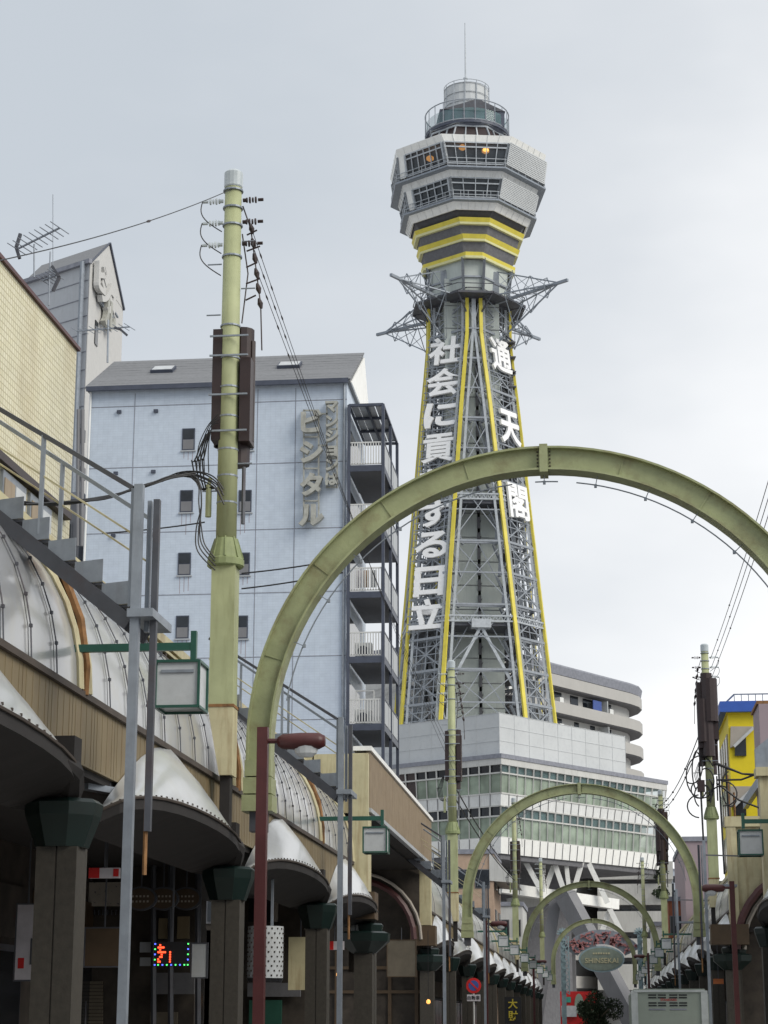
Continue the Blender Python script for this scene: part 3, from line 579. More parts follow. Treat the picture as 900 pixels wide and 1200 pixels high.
for i in range(nf):
    zf = zt-1.25-i*FH
    if zf < 2: break
    MB().loft([plan(-1.2, zf-1.3), plan(0, zf-1.3), plan(0, zf), plan(-.12, zf)]).build('balcony_band', 'curv', cap)
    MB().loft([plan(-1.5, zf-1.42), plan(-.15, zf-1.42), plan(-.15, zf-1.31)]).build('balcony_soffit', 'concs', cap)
    if i < 7:
        for j in range(11):
            u_ = 2+j*3.6+random.uniform(0, .6); ww = random.choice((1.0, 1.7, 2.4))
            o_ = D-dv*(Rr+u_)+nv*(-1.6); MB().frame(o_, dv, nv, Vector((0, 0, 1)), -ww, 0, -.1, .06, zf-FH-.1+.2, zf-FH+1.5).build('window', 'wglass', cap)
            if j % 3 == 0: MB().frame(D-dv*(Rr+u_+1.2)+nv*(-1.0), dv, nv, Vector((0, 0, 1)), -.5, .3, -.4, .3, zf-FH, zf-FH+.75).build('air_conditioner', 'white', cap)
            if j % 4 == 1: MB().frame(D-dv*(Rr+u_-1.0)+nv*(-1.5), dv, nv, Vector((0, 0, 1)), -.08, .08, 0, 1.3, zf-FH, zf-1.6).build('partition', 'lampwhite', cap)
        if i == 0:
            MB().frame(D-dv*17+nv*-.6, dv, nv, Vector((0, 0, 1)), -1.0, .9, 0, .1, zf-FH+.1, zf-FH+1.3).build('laundry', 'bluep', cap)
# low white building behind/right of the base with shrubs on its terraces
tb = thing('terraced_building', 'white terraced building right of the tower base with dark shrubs on its balconies', 'building', at(775, 1195, Y=225))
Yt = 225
for i, (y0, y1) in enumerate(((1010, 1030), (1036, 1060), (1068, 1092), (1100, 1122), (1130, 1160))):
    p0 = at(700, y0, Y=Yt); p1 = at(789-i, y1, Y=Yt); MB().box(p0.x, p1.x, Yt, Yt+12, p1.z, p0.z).build('balcony_band', 'conc', tb)
    MB().box(p0.x, p1.x-.8, Yt+1.5, Yt+11, p1.z-2.5, p1.z).build('recess_wall', 'concd', tb)
    for j in range(5): xx = p0.x+1+j*1.6; MB().box(xx, xx+1.1, Yt+1.35, Yt+1.5, p1.z-2, p1.z-.4).build('window', 'wglass', tb)
MB().box(at(706, 1100, Y=Yt).x, at(760, 1100, Y=Yt).x, Yt+.8, Yt+.9, at(700, 1012, Y=Yt).z, at(700, 1000, Y=Yt).z).build('green_rail', 'gglass', tb)
def leafball(n, c, rx, ry, rz, sz, seed):
    random.seed(seed); mb = MB()
    cl = [(Vector((random.uniform(-1, 1)*.7, random.uniform(-1, 1)*.7, random.uniform(-1, 1)*.7)), random.uniform(.3, .6)) for _ in range(9)]
    for _ in range(n):
        cc, rr = random.choice(cl); d = Vector((random.gauss(0, 1), random.gauss(0, 1), random.gauss(0, 1))).normalized()*rr*random.uniform(.5, 1.05)+cc
        p = Vector((c[0]+d.x*rx, c[1]+d.y*ry, c[2]+d.z*rz)); a_ = Vector((random.uniform(-1, 1), random.uniform(-1, 1), random.uniform(-1, 1))).normalized(); b_ = a_.cross(Vector((.3, .5, .8))).normalized()
        s_ = sz*random.uniform(.6, 1.3); mb.add([p-a_*s_, p+b_*s_*.5, p+a_*s_, p-b_*s_*.5], [(0, 1, 2, 3)])
    return mb
for i, (x, y) in enumerate(((772, 1003), (774, 1022), (775, 1046))):
    p = at(x, y, Y=224.5); sh = thing('shrub', ('dark shrub on the top terrace right of the tower base', 'dark shrub on the middle terrace right of the tower base', 'dark shrub on the lower terrace right of the tower base')[i], 'shrub', p, 'shrubs on the terraces')
    leafball(260, p, 1.0, .8, .9, .22, i).build('foliage', 'tree', sh); MB().tube([p-Vector((0, 0, .9)), p], .06, 5).build('stem', 'bark', sh)
tp = at(700, 1195, Y=182); tp.z = 0
tr = thing('broadleaf_tree', 'dark leafy tree beside the foot of the splayed concrete leg', 'tree', tp)
tz = at(700, 1160, Y=182).z
leafball(6000, (tp.x, tp.y, tz-2.1), 2.1, 2.1, 2.0, .13, 11).build('crown', 'tree', tr)
MB().tube([tp, tp+Vector((.1, 0, 1.6)), tp+Vector((0, .1, tz-2))], [.2, .16, .08], 7).tube([tp+Vector((.1, 0, 1.6)), tp+Vector((1.1, 0, tz-1.6))], [.1, .04], 6).tube([tp+Vector((.1, 0, 1.5)), tp+Vector((-1.1, .2, tz-1.7))], [.1, .04], 6).build('trunk', 'bark', tr)
random.seed(21)
# ================================================================== generic far buildings
def block(name, label, x0, x1, y0, y1, z1, m, rows=0, cols=0, wm='wglass', sidewin=0, cat='building', roofm='curvt', band=None):
    t = thing(name, label, cat, ((x0+x1)/2, y0, 0)); MB().box(x0, x1, y0, y1, 0, z1).build('wall', m, t); MB().box(x0-.12, x1+.12, y0-.12, y1+.12, z1, z1+.35).build('roof', roofm, t)
    for r_ in range(rows):
        zz = z1-1.2-r_*2.9
        if zz < 3: break
        for c in range(cols):
            xx = lerp(x0, x1, (c+.5)/cols); ww = (x1-x0)/cols*.3; f_ = MB().box(xx-ww-.06, xx+ww+.06, y0-.05, y0, zz-1.36, zz+.06).build('window', 'concd', t); MB().box(xx-ww, xx+ww, y0-.08, y0-.051, zz-1.3, zz).build('pane', wm, f_)
        if sidewin:
            fx, dx = (x1, 1) if (x0+x1)/2 < 0 else (x0, -1)
            for c in range(sidewin):
                yy = lerp(y0, y1, (c+.5)/sidewin); hw = (y1-y0)/sidewin*.25; f_ = MB().box(min(fx, fx+dx*.05), max(fx, fx+dx*.05), yy-hw-.06, yy+hw+.06, zz-1.36, zz+.06).build('window', 'concd', t); MB().box(min(fx+dx*.051, fx+dx*.08), max(fx+dx*.051, fx+dx*.08), yy-hw, yy+hw, zz-1.3, zz).build('pane', wm, f_)
    return t
def bx(px0, px1, py, Y): return at(px0, py, Y=Y).x, at(px1, py, Y=Y).x, at(px0, py, Y=Y).z
x0, x1, z1 = bx(526, 578, 1001, 150); t = block('gabled_house', 'pinkish rendered house with pale gable wall behind the second arch leg', x0, x1, 150, 160, z1, 'pink', 3, 2, sidewin=2)
MB().prism([(x1-.3, 149.9, z1-2), (x1+1.8, 149.9, z1-2.2), (x1-.3, 149.9, z1+.2)], (0, 9, 0)).build('gable_roof', 'conc', t)
x0, x1, z1 = bx(545, 612, 1062, 172); block('low_white_building', 'low white building with striped floors seen left of the tower legs', x0, x1, 172, 182, z1, 'conc', 3, 5)
x0, x1, z1 = bx(598, 660, 1068, 236); t = block('banded_white_building', 'white building with long dark window bands seen between the tower legs', x0, x1+3, 236, 250, z1+1, 'conc')
for i in range(4): MB().box(x0+1, x1+2, 235.8, 236, z1-2.6-i*3.2, z1-1.2-i*3.2).build('window_band', 'wglass', t)
x0, x1, z1 = bx(801, 832, 986, 150); block('mauve_apartment_block', 'plain mauve grey block rising behind the second arch on the right', x0, x1, 150, 170, z1, 'mauve', 0, 0, sidewin=4)
x0, x1, z1 = bx(784, 802, 1020, 420); block('distant_high_rise', 'far pale blue white high rise seen in the gap right of the tower', x0, x1, 420, 440, z1, 'distant', 9, 5)
x0, x1, z1 = bx(783, 803, 1056, 160); block('brown_building', 'red brown building low in the gap beside the third right utility pole', x0, x1, 160, 168, z1, 'brick', 1, 2)
x0, x1, z1 = bx(766, 800, 1085, 172); block('small_pale_building', 'small pale building beyond the right arcade under the brown one', x0, x1+4, 172, 185, z1, 'gablec', 3, 3)
# shop blocks behind both arcades so that the street is closed
block('left_row_building', 'plain grey shop block behind the left arcade beyond the apartment building', -16, -8.7, 104, 148, 8.6, 'concd', 3, 4, sidewin=10)
block('right_row_building', 'plain beige shop block behind the right arcade beyond the yellow building', 7.4, 16, 124, 149, 9.5, 'greyp', 3, 4, sidewin=8)
block('left_corner_building', 'dark shop block across the side street seen through the left portal', -16, -8.62, 60.3, 84, 7.0, 'shop', 2, 4)
block('right_corner_building', 'grey shop block above the right arcade behind the portal', 7.4, 16, 60.5, 97, 7.2, 'greyp', 2, 4, sidewin=8)

# ================================================================== LEFT TILED BUILDING
yb = thing('tiled_building', 'building clad in yellowed square tiles at the left edge, above the stair', 'building', (-8, 20, 0))
zt_ = 11.85
ye = at(90, 411, Z=zt_); yn = at(0, 305, Z=zt_); yd = (yn-ye).normalized(); yn = ye+yd*30; yw_ = Vector((yd.y, -yd.x, 0)); yw_ = yw_ if yw_.x < 0 else -yw_
def yfp(o, z0, z1, e0=0, e1=30, dpt=8): return MB().frame(Vector((ye.x, ye.y, 0)), yd, yw_, Vector((0, 0, 1)), e0, e1, -o, dpt, z0, z1)
yfp(0, 4.35, zt_).build('tiled_wall', 'ytile', yb)
yfp(.05, zt_, zt_+.06, -.05).build('coping', 'maroon', yb)
for i, (px0, px1) in enumerate(((0, 9), (12, 26), (30, 44), (48, 57))):
    pass
for i in range(4):   # windows under a sloping dark trim
    e = 1.1+i*1.25; f_ = yfp(.05, 7.3, 8.95, e, e+1.05, -.001).build('window', 'galv', yb)
    yfp(.065, 7.4, 8.85, e+.06, e+.5, -.051).build('pane', 'lampwhite', f_); yfp(.065, 7.4, 8.85, e+.55, e+.99, -.051).build('pane', 'beige2', f_)
yfp(.12, 9.0, 9.12, .3, 7, -.001).build('window_head_trim', 'brown', yb)
# ================================================================== LEFT APARTMENT WITH ROOF AND BALCONIES
ap = thing('pale_blue_apartment', 'pale blue grey tiled apartment building with slate roof, small windows and a column of balconies', 'building', (-17, 86, 0))
AX0, AX1, AY = -23.2, -11.02, 86.0; AZ = at(407, 448, Y=86).z; ADEP = 7.6
MB().box(AX0, AX1, AY, AY+ADEP, 0, AZ).build('tiled_wall', 'atile', ap)
RIDY = 91.0; RZ = at(420, 416, Y=RIDY).z; 
rfm = MB().prism([(AX0-.15, AY-.3, AZ), (AX0-.15, AY+ADEP, AZ), (AX0-.15, RIDY, RZ)], (AX1-AX0+.3, 0, 0)); rfo = rfm.build('roof', 'slate', ap)
n = 10; sl_ = Vector((0, RIDY-AY+.3, RZ-AZ))
for i in range(n):   # courses of slates, each stepped
    a0 = Vector((AX0-.2, AY-.32, AZ+.02))+sl_*(i/n); nrm = Vector((0, -sl_.z, sl_.y)).normalized()
    MB().frame(a0, Vector((1, 0, 0)), sl_.normalized(), nrm, 0, AX1-AX0+.4, 0, sl_.length/n+.1, .0, .06).build('slate_course', 'slate', rfo)
MB().prism([(AX1+.16, AY, AZ), (AX1+.16, AY+ADEP, AZ), (AX1+.16, RIDY, RZ-.15)], (.06, 0, 0)).build('gable_wall', 'whiteb', ap)
MB().box(AX0-.1, AX1+.1, AY-.4, AY-.3, AZ-.12, AZ+.1).build('gutter', 'navy', ap)
for px in (188, 337):
    p = at(px, 437, Y=AY+1.9); nrm = Vector((0, -sl_.z, sl_.y)).normalized(); p = Vector((p.x, AY-.32, AZ))+sl_*.55+nrm*.05
    o_ = MB().frame(p, Vector((1, 0, 0)), sl_.normalized(), nrm, -.55, .55, -.5, .45, 0, .18).build('skylight', 'navy', ap); MB().frame(p, Vector((1, 0, 0)), sl_.normalized(), nrm, -.48, .48, -.43, .38, .18, .2).build('pane', 'lampwhite', o_)
jm = MB(); fl = (at(250, 595-73.5*1.55, Y=AY).z-at(250, 595+73.5*0, Y=AY).z)
for py in (470, 542, 619, 693, 768, 842): z = at(250, py+3, Y=AY).z; jm.box(AX0, AX1, AY-.012, AY, z-.018, z+.018)
for px in (154, 300, 345): x = at(px, 600, Y=AY).x; jm.box(x-.015, x+.015, AY-.013, AY, 0, AZ-.2)
jm.build('tile_joint', 'curvt', ap)
for x in (AX0+.05, AX1-.12): MB().tube([(x, AY-.08, 0), (x, AY-.08, AZ-.1)], .06, 6).build('downpipe', 'galv' if x > -15 else 'white', ap)
for i, py in enumerate((515, 587.5, 661, 735)):
    for px in (221-i*2.4, 289.5-i*2.2):
        if i == 0 and px > 250: pass
        p = at(px, py, Y=AY); w_ = .3; h_ = .53
        f_ = MB().box(p.x-w_, p.x+w_, AY-.04, AY+.02, p.z-h_, p.z+h_).build('window', 'navy', ap)
        MB().box(p.x-w_+.05, p.x+w_-.05, AY-.055, AY-.041, p.z-h_+.05, p.z-.02).build('pane', 'concd', f_); MB().box(p.x-w_+.05, p.x+w_-.05, AY-.055, AY-.041, p.z+.02, p.z+h_-.05).build('pane', 'wglass', f_)
for px, py in ((140, 483), (183, 482), (136, 555), (180, 553), (133, 628), (178, 627), (130, 702)):
    p = at(px, py, Y=AY); MB().box(p.x-.1, p.x+.1, AY-.12, AY, p.z-.07, p.z+.07).build('vent', 'navy', ap)
sg = thing('katakana_wall_sign', 'large tarnished raised katakana letters in two columns on the pale blue apartment wall', 'sign', at(377, 550, Y=AY-.3))
for ch, py in zip('ビシタル', (494, 530, 568, 604)):
    p = at(365, py, Y=AY-.35); letters(ch, p, (1, 0, 0), (0, 0, 1), 1.15, .14, .045).build('letter', 'goldl', sg)
for ch, py in zip('マンションは', (477, 494, 511, 529, 545, 562)):
    p = at(389, py, Y=AY-.35); letters(ch, p, (1, 0, 0), (0, 0, 1), .64 if ch != 'ョ' else .7, .12, .045).build('letter', 'goldl', sg)
fr = MB()
for px, y0, y1 in ((356, 480, 612), (373.5, 482, 612), (383, 472, 572), (395, 472, 572)): fr.bar(at(px, y0, Y=AY-.18), at(px, y1, Y=AY-.18), .07)
for px0, px1, ys in ((356, 373.5, (481, 512, 549, 587, 611)), (383, 395, (473, 503, 537, 571)), (373, 384, (485, 522))):
    for y in ys: fr.bar(at(px0, y, Y=AY-.18), at(px1, y, Y=AY-.18), .07); fr.bar(at(px0, y, Y=AY-.18), at(px0, y, Y=AY), .05)
fr.build('sign_frame', 'goldl', sg)
st_ = MB(); random.seed(31)
for i, py in enumerate((515, 587.5, 661, 735)):
    for px in (221-i*2.4, 289.5-i*2.2):
        p = at(px, py, Y=AY)
        for q in range(3): x = p.x-.2+q*.2; ln = random.uniform(.3, 1.2); st_.box(x-.012, x+.012, AY-.004, AY-.001, p.z-.6-ln, p.z-.56)
st_.build('rust_streak', 'mauve', ap, 'stuff')
for i, py in enumerate((515, 587.5, 661, 735)):
    for px in (221-i*2.4, 289.5-i*2.2): p = at(px, py, Y=AY); MB().box(p.x-.36, p.x+.36, AY-.09, AY, p.z-.60, p.z-.54).build('window_sill', 'bpanel', ap)
# balconies on the street side
BX0, BX1, BY0, BY1 = AX1+.12, AX1+1.65, AY-.15, AY+6.2
BX1 = at(449, 545, Y=BY0).x
fz = [at(430, y, Y=BY0).z for y in (546, 619, 694, 770, 849)]; fz.append(fz[-1]-(fz[3]-fz[4])); fz += [fz[-1]-2.85*k for k in (1, 2)]
for i, z in enumerate(fz):
    b = MB().box(BX0, BX1, BY0, BY1, z-.16, z).build('balcony_floor', 'concd', ap)
    MB().box(BX0-.05, BX1+.04, BY0-.05, BY0-.001, z-.26, z+.03).box(BX1+.001, BX1+.05, BY0, BY1, z-.26, z+.03).build('floor_edge', 'navy', b)
    rr = MB()
    rr.bar((BX0, BY0, z+1.12), (BX1-.05, BY0, z+1.12), .06); rr.bar((BX0, BY0, z+.1), (BX1-.05, BY0, z+.1), .05)
    for k in range(13): x = lerp(BX0+.03, BX1-.08, k/12); rr.bar((x, BY0, z+.1), (x, BY0, z+1.12), .05)
    rr.build('railing', 'fence', b)
    for k in range(3): y0, y1 = lerp(BY0, BY1, k/3), lerp(BY0, BY1, (k+1)/3); MB().box(BX1-.02, BX1+.02, y0+.08, y1-.05, z+.12, z+1.14).build('side_panel', 'bpanel', b)
    MB().box(BX1-.03, BX1+.04, BY0, BY1, z+1.15, z+1.22).build('handrail', 'navy', b)
    if i in (3, 4): MB().box(BX0+.25, BX0+1.0, BY0+.5, BY0+.9, z+.02, z+.75).build('air_conditioner', 'white', b); MB().tube([(BX0+.62, BY0+.49, z+.38), (BX0+.62, BY0+.47, z+.38)], .24, 12).build('fan', 'navy', b)
    if i == 2:
        for k, m_ in enumerate(('offw', 'pink', 'lampwhite')): MB().box(BX0+.3+k*.35, BX0+.55+k*.35, BY0+.35, BY0+.4, z+.3, z+1.1).build('laundry', m_, b)
    if i == 4: rr2 = MB().bar((BX0+.3, BY0+.6, z+1.6), (BX0+1.1, BY0+.6, z+1.6), .06).bar((BX0+.3, BY0+.6, z+1.1), (BX0+.3, BY0+.6, z+1.6), .05).bar((BX0+1.1, BY0+.6, z+1.1), (BX0+1.1, BY0+.6, z+1.6), .05); rr2.build('drying_rack', 'fence', b)
ztop = at(447, 474, Y=BY0).z; fm = MB()
for x, y in ((BX0, BY0), (BX1, BY0), (BX1, lerp(BY0, BY1, .5)), (BX1, BY1)): fm.bar((x, y, 0), (x, y, ztop), .14)
for y in (BY0, lerp(BY0, BY1, .33), lerp(BY0, BY1, .66), BY1): fm.bar((BX0, y, ztop), (BX1, y, ztop), .12)
for x in (BX0, (BX0+BX1)/2, BX1): fm.bar((x, BY0, ztop), (x, BY1, ztop), .1)
fm.build('balcony_frame', 'navy', ap)
for k in range(4): MB().box(BX0+.05+k*.37, BX0+.38+k*.37, BY0+.1, BY1-.1, ztop+.07, ztop+.1).build('canopy_panel', 'lampwhite', ap)
for i, z in enumerate(fz[:6]): MB().box(AX1, AX1+.05, AY+.8, AY+4.8, z+.05, z+2.1).build('balcony_door', 'wglass', ap)

# ================================================================== GREY GABLE TOWER HOUSE (far left)
GY = 100; ga = at(105, 307, Y=GY); gz = ga.z; gb = at(25, 333, Z=gz); gc = at(143.5, 352, X=ga.x); gc = Vector((ga.x, at(143.5, 350, X=ga.x).y, gz))
gt = thing('gabled_tower_house', 'tall narrow pale grey building with steep roof and gable sign, behind the blue apartment', 'building', (ga.x, ga.y, 0))
gd = gb+(gc-ga); A0, B0, C0, D0 = ga, gb, gc, gd
def zz(p, z): return Vector((p.x, p.y, z))
MB().loft([[zz(p, 0) for p in (B0, A0, C0, D0)], [zz(p, gz) for p in (B0, A0, C0, D0)]]).build('wall', 'gablew', gt)
pkm = A0.lerp(C0, .5); pz_ = at(130, 285, Y=pkm.y).z; pk1 = zz(pkm, pz_); pk2 = zz(B0.lerp(D0, .5), pz_)
ro = MB().add([A0, B0, pk2, pk1, C0, D0], [(0, 1, 2, 3), (3, 2, 5, 4), (0, 3, 4), (1, 5, 2)]).build('roof', 'slate', gt)
n_ = Vector((1, 0, 0)); MB().prism([zz(A0, gz-.01)+n_*.02, zz(C0, gz-.01)+n_*.02, pk1+n_*.02-Vector((0, 0, .15))], n_*.06).build('gable_wall', 'gablec', gt)  # gable and street wall paler and warmer: the side light is painted in
MB().loft([[zz(A0, 0)+n_*.02, zz(C0, 0)+n_*.02, zz(C0, 0)+n_*.06, zz(A0, 0)+n_*.06], [zz(A0, gz)+n_*.02, zz(C0, gz)+n_*.02, zz(C0, gz)+n_*.06, zz(A0, gz)+n_*.06]]).build('street_wall', 'gablec', gt)
cl = MB(); k = 1
while gz-k*1.05 > 15: cl.bar(zz(A0, gz-k*1.05)+Vector((0, -.02, 0)), zz(B0, gz-k*1.05)+Vector((0, -.02, 0)), .04); k += 1
cl.build('cladding_joint', 'curvt', gt)
MB().bar(A0+Vector((.1, -.15, 0)), B0+Vector((0, -.15, 0)), .25).build('gutter', 'curvt', gt); MB().bar(C0+n_*.1, pk1+n_*.1, .16).bar(A0+n_*.1, pk1+n_*.1, .08).build('verge', 'navy', gt)
q = A0.lerp(B0, .08); MB().tube([zz(q, gz)+Vector((0, -.3, 0)), zz(q, 0)+Vector((0, -.3, 0))], .14, 8).build('downpipe', 'galv', gt)
p = A0.lerp(C0, .22); MB().box(p.x+.06, p.x+.12, p.y-.3, p.y+.3, at(118, 402, X=p.x).z-.6, at(118, 392, X=p.x).z+.3).build('window', 'wglass', gt)
gs = thing('gable_sign', 'weathered pale raised letters clustered on the gable of the tall grey house', 'sign', zz(pkm, gz))
for ch, px, py, s_ in (('ビ', 118, 326, 1.5), ('シ', 122, 341, 1.5), ('タ', 128, 352, 1.6), ('ル', 127, 370, 1.6)):
    p = at(px, py, X=ga.x+.35); letters(ch, p, (.05, 1, .0), (0, 0, 1), s_*1.25, .15, .05).build('letter', 'goldl' if ch in 'ル' else 'gablec', gs)
sf = MB()
for px0, py0, px1, py1 in ((114, 318, 124, 375), (120, 318, 133, 378), (114, 330, 138, 372), (116, 352, 134, 378), (122, 362, 136, 348)): sf.bar(at(px0, py0, X=ga.x+.2), at(px1, py1, X=ga.x+.2), .1)
sf.build('sign_frame', 'galv', gs)
# dark service gap building between tiled and blue buildings
block('service_gap_building', 'dark narrow building with pipes in the gap between tiled and blue buildings', -26, -24, 88, 96, 25.5, 'concd', 6, 1)
sp = MB()
for px in (92, 97): sp.tube([at(px, 480, Y=84), at(px-1, 640, Y=84)], .09, 6)
for py in (500, 545, 590): sp.box(at(89, py, Y=84).x, at(96, py, Y=84).x, 84.2, 84.7, at(90, py+14, Y=84).z, at(90, py, Y=84).z)
tag(sp.build('wall_pipes', 'concd'), 'grey pipes and boxes running down the dark gap beside the blue apartment', 'pipes')

# antennas
def antenna(label, pm0, pm1, a0, a1, nel, vlen, Y, vee=None):
    t = thing('tv_antenna', label, 'antenna', at(*pm0, Y=Y), 'television antennas'); MB().tube([at(*pm0, Y=Y), at(*pm1, Y=Y)], .012 if nel > 2 and Y < 40 else (.05 if Y > 40 else .006), 6).build('mast', 'galv', t)
    A, B = at(*a0, Y=Y), at(*a1, Y=Y); k_ = .015 if Y < 40 else .035; b = MB().bar(A, B, k_*1.6); 
    for i in range(nel): p = A.lerp(B, i/(nel-1)); b.bar(p-Vector((vlen*.3, vlen, 0)), p+Vector((vlen*.3, vlen, 0)), k_*.7)
    b.build('boom', 'galv', t)
    if vee:
        v = MB()
        for q in vee[1:]: v.bar(at(*vee[0], Y=Y), at(*q, Y=Y), k_*3)
        v.build('reflector', 'galvd', t)
antenna('grey fishbone antenna on a mast above the tiled building, highest one', (40, 325), (40, 286), (20, 292), (70, 267), 9, .25, 27, ((19, 290), (24, 274), (23, 303)))
antenna('antenna with dark V reflector in front of the gabled tower house', (57, 358), (59, 295), (50, 329), (66, 322), 5, .2, 27, ((69.5, 325), (62, 341), (61, 312)))
antenna('fishbone antenna above the slate roof, in front of the gable sign', (126, 425), (127, 375), (90, 388), (152, 383), 10, .5, 88, ((141, 386), (149, 393), (134, 384)))
antenna('thin whip aerial beside the V antenna', (62, 322), (62, 228), (60, 318), (64, 318), 2, .1, 27)

# ================================================================== RIGHT BUILDINGS
MX0 = 8.0
mv = thing('mauve_building', 'mauve panelled building cut by the right edge, next to the yellow one', 'building', (MX0, 60, 0)); mz = at(883, 837, X=MX0).z
MB().box(MX0, MX0+9, 97, at(883, 850, X=MX0).y, 0, mz).build('wall', 'mauve', mv); MB().box(MX0-.1, MX0+9, 97, at(883, 850, X=MX0).y+.1, mz, mz+.15).build('coping', 'rust', mv)
MB().box(MX0-.25, MX0, 97, 107, 12.5, 13.0).build('ledge', 'galv', mv)
YB = 112.0; yx0 = at(853.5, 850, Y=YB).x; yx1 = yx0+9; yz1 = at(870, 837, Y=YB).z
yw = thing('yellow_stair_building', 'bright yellow building with blue roof band and triangular grey stair panels', 'building', ((yx0+yx1)/2, YB, 0))
MB().box(yx0, yx1, YB, YB+9, 0, yz1).build('wall', 'ybld', yw)
bz = at(870, 833, Y=YB).z; pb = [at(843, 851, Y=YB+9.2), at(851, 834, Y=YB-.3)]
MB().box(yx0-.45, yx1, YB-.4, YB+9.4, yz1+.1, yz1+.1+.6).build('blue_fascia', 'blue', yw); MB().box(yx0-.1, yx1, YB-.1, YB+9, yz1, yz1+.1).build('eave', 'orange' if 0 else 'ybld', yw)
rl = MB(); rz0 = yz1+.7
x_a = at(861, 830, Y=YB+1).x
rl.bar((x_a, YB+1, rz0+.6), (yx1, YB+1, rz0+.6), .07); rl.bar((x_a, YB+1, rz0+.1), (yx1, YB+1, rz0+.1), .06); rl.bar((x_a, YB+1, rz0+.6), (x_a-.4, YB+5, rz0+.6), .07)
for k in range(18): x = x_a+k*.4; rl.bar((x, YB+1, rz0), (x, YB+1, rz0+.6), .045)
rl.build('roof_railing', 'galv', yw)
def P(px, py, dy=0): return at(px, py, Y=YB+dy)
for j, dy in enumerate((0, 70)):
    MB().prism([P(856, 852+dy, -.02), P(883, 852+dy, -.02), P(860, 875+dy, -.02), P(855.5, 877+dy, -.02)], (0, -.25, 0)).build('stair_panel', 'greyp', yw)
    o_ = MB().prism([P(861, 876+dy, -.01), P(874, 863+dy, -.01), P(874.5, 886+dy, -.01), P(861, 886+dy, -.01)], (0, -.12, 0)).build('stair_opening', 'wglass', yw)
    MB().bar(P(860, 875+dy, -.35), P(883, 853+dy, -.35), .16).build('stair_edge', 'lampwhite', yw)
for r_ in range(5):
    for c in range(4):
        y0 = YB+.8+c*2.0; z = yz1-1.0-r_*2.7; f_ = MB().box(yx0-.06, yx0, y0, y0+1.3, z-1.9, z).build('window', 'greyp', yw); MB().box(yx0-.08, yx0-.061, y0+.1, y0+1.2, z-1.8, z-.1).build('pane', 'wglass', f_)

# ================================================================== ARCADES
FO, CO_ = 4.70, 4.55          # fascia and column offsets from the street axis
def shell(s, c, par, hw=4.0, small=False):
    n = 14; out_, inn_, mid_ = [], [], []
    for i in range(n+1):
        t = math.pi*i/n; ct, st = math.cos(t), max(math.sin(t), 0)
        out_.append((SX(s, FO-.02-.54*st**.45), c-hw*ct, 3.72+.33*st**.6))
        inn_.append((SX(s, FO-.01), c-hw*.93*ct+.1, 3.80+1.12*(1-abs(ct)**(1.05 if small else 1.5))))
    rows = []
    for j in range(6):
        v = j/5; rows.append([Vector(o)*(1-v)+Vector(i_)*v+Vector((-s*.05*math.sin(v*math.pi), 0, .05*math.sin(v*math.pi))) for o, i_ in zip(out_, inn_)])
    sh = MB().loft(rows, False, False).build('shell_canopy', 'polyw', par, smooth=True)
    rim = MB(); lo = [Vector(o)+Vector((0, 0, -.13)) for o in out_]; li = [Vector((p[0]+s*.10, p[1], p[2]-.16)) for p in out_]
    rim.loft([out_, lo, li], False, False)
    foot = [(SX(s, FO+.35), c-hw*.98*math.cos(math.pi*i/n), 3.60) for i in range(n+1)]
    rim.loft([li, foot], False, False)
    ye_ = c+hw; rim.tube([(SX(s, FO-.42), ye_-1.0, 3.93), (SX(s, FO-.36), ye_-.45, 3.90), (SX(s, FO-.25), ye_-.1, 3.80), (SX(s, CO_), ye_+.02, 3.62)], [.06, .12, .15, .15], 8)
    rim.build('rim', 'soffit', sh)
    bd = MB().tube([Vector(o)+Vector((-s*.012, 0, .0)) for o in out_], .018, 5).build('edge_bead', 'gutter', sh)
    if not small:
        bo = MB()
        for i in range(1, 40):
            f = i/40*n; k = int(f); p = Vector(rows[0][k]).lerp(Vector(rows[0][min(k+1, n)]), f-k); q = Vector(rows[1][k]).lerp(Vector(rows[1][min(k+1, n)]), f-k); p = p.lerp(q, .25)
            bo.box(p.x-.012, p.x+.012, p.y-.012, p.y+.012, p.z-.01, p.z+.014)
        bo.build('bolt', 'gutter', sh, 'stuff')
def column(s, y, par):
    x = SX(s, CO_); w_ = .2
    c = MB().box(x-w_, x-.008, y-w_, y+w_, 0, 3.22).box(x+.008, x+w_, y-w_, y+w_, 0, 3.22).box(x-.02, x+.02, y-w_+.02, y+w_-.02, 0, 3.2).build('column', 'column', par)
    MB().ngon(x, y, [(3.22, .26), (3.52, .37), (3.64, .39), (3.68, .34)], 8).build('capital', 'capg', c)
    MB().box(x-.12, x+.12, y-.14, y+.14, 3.68, 4.3).build('column_neck', 'soffit', c)
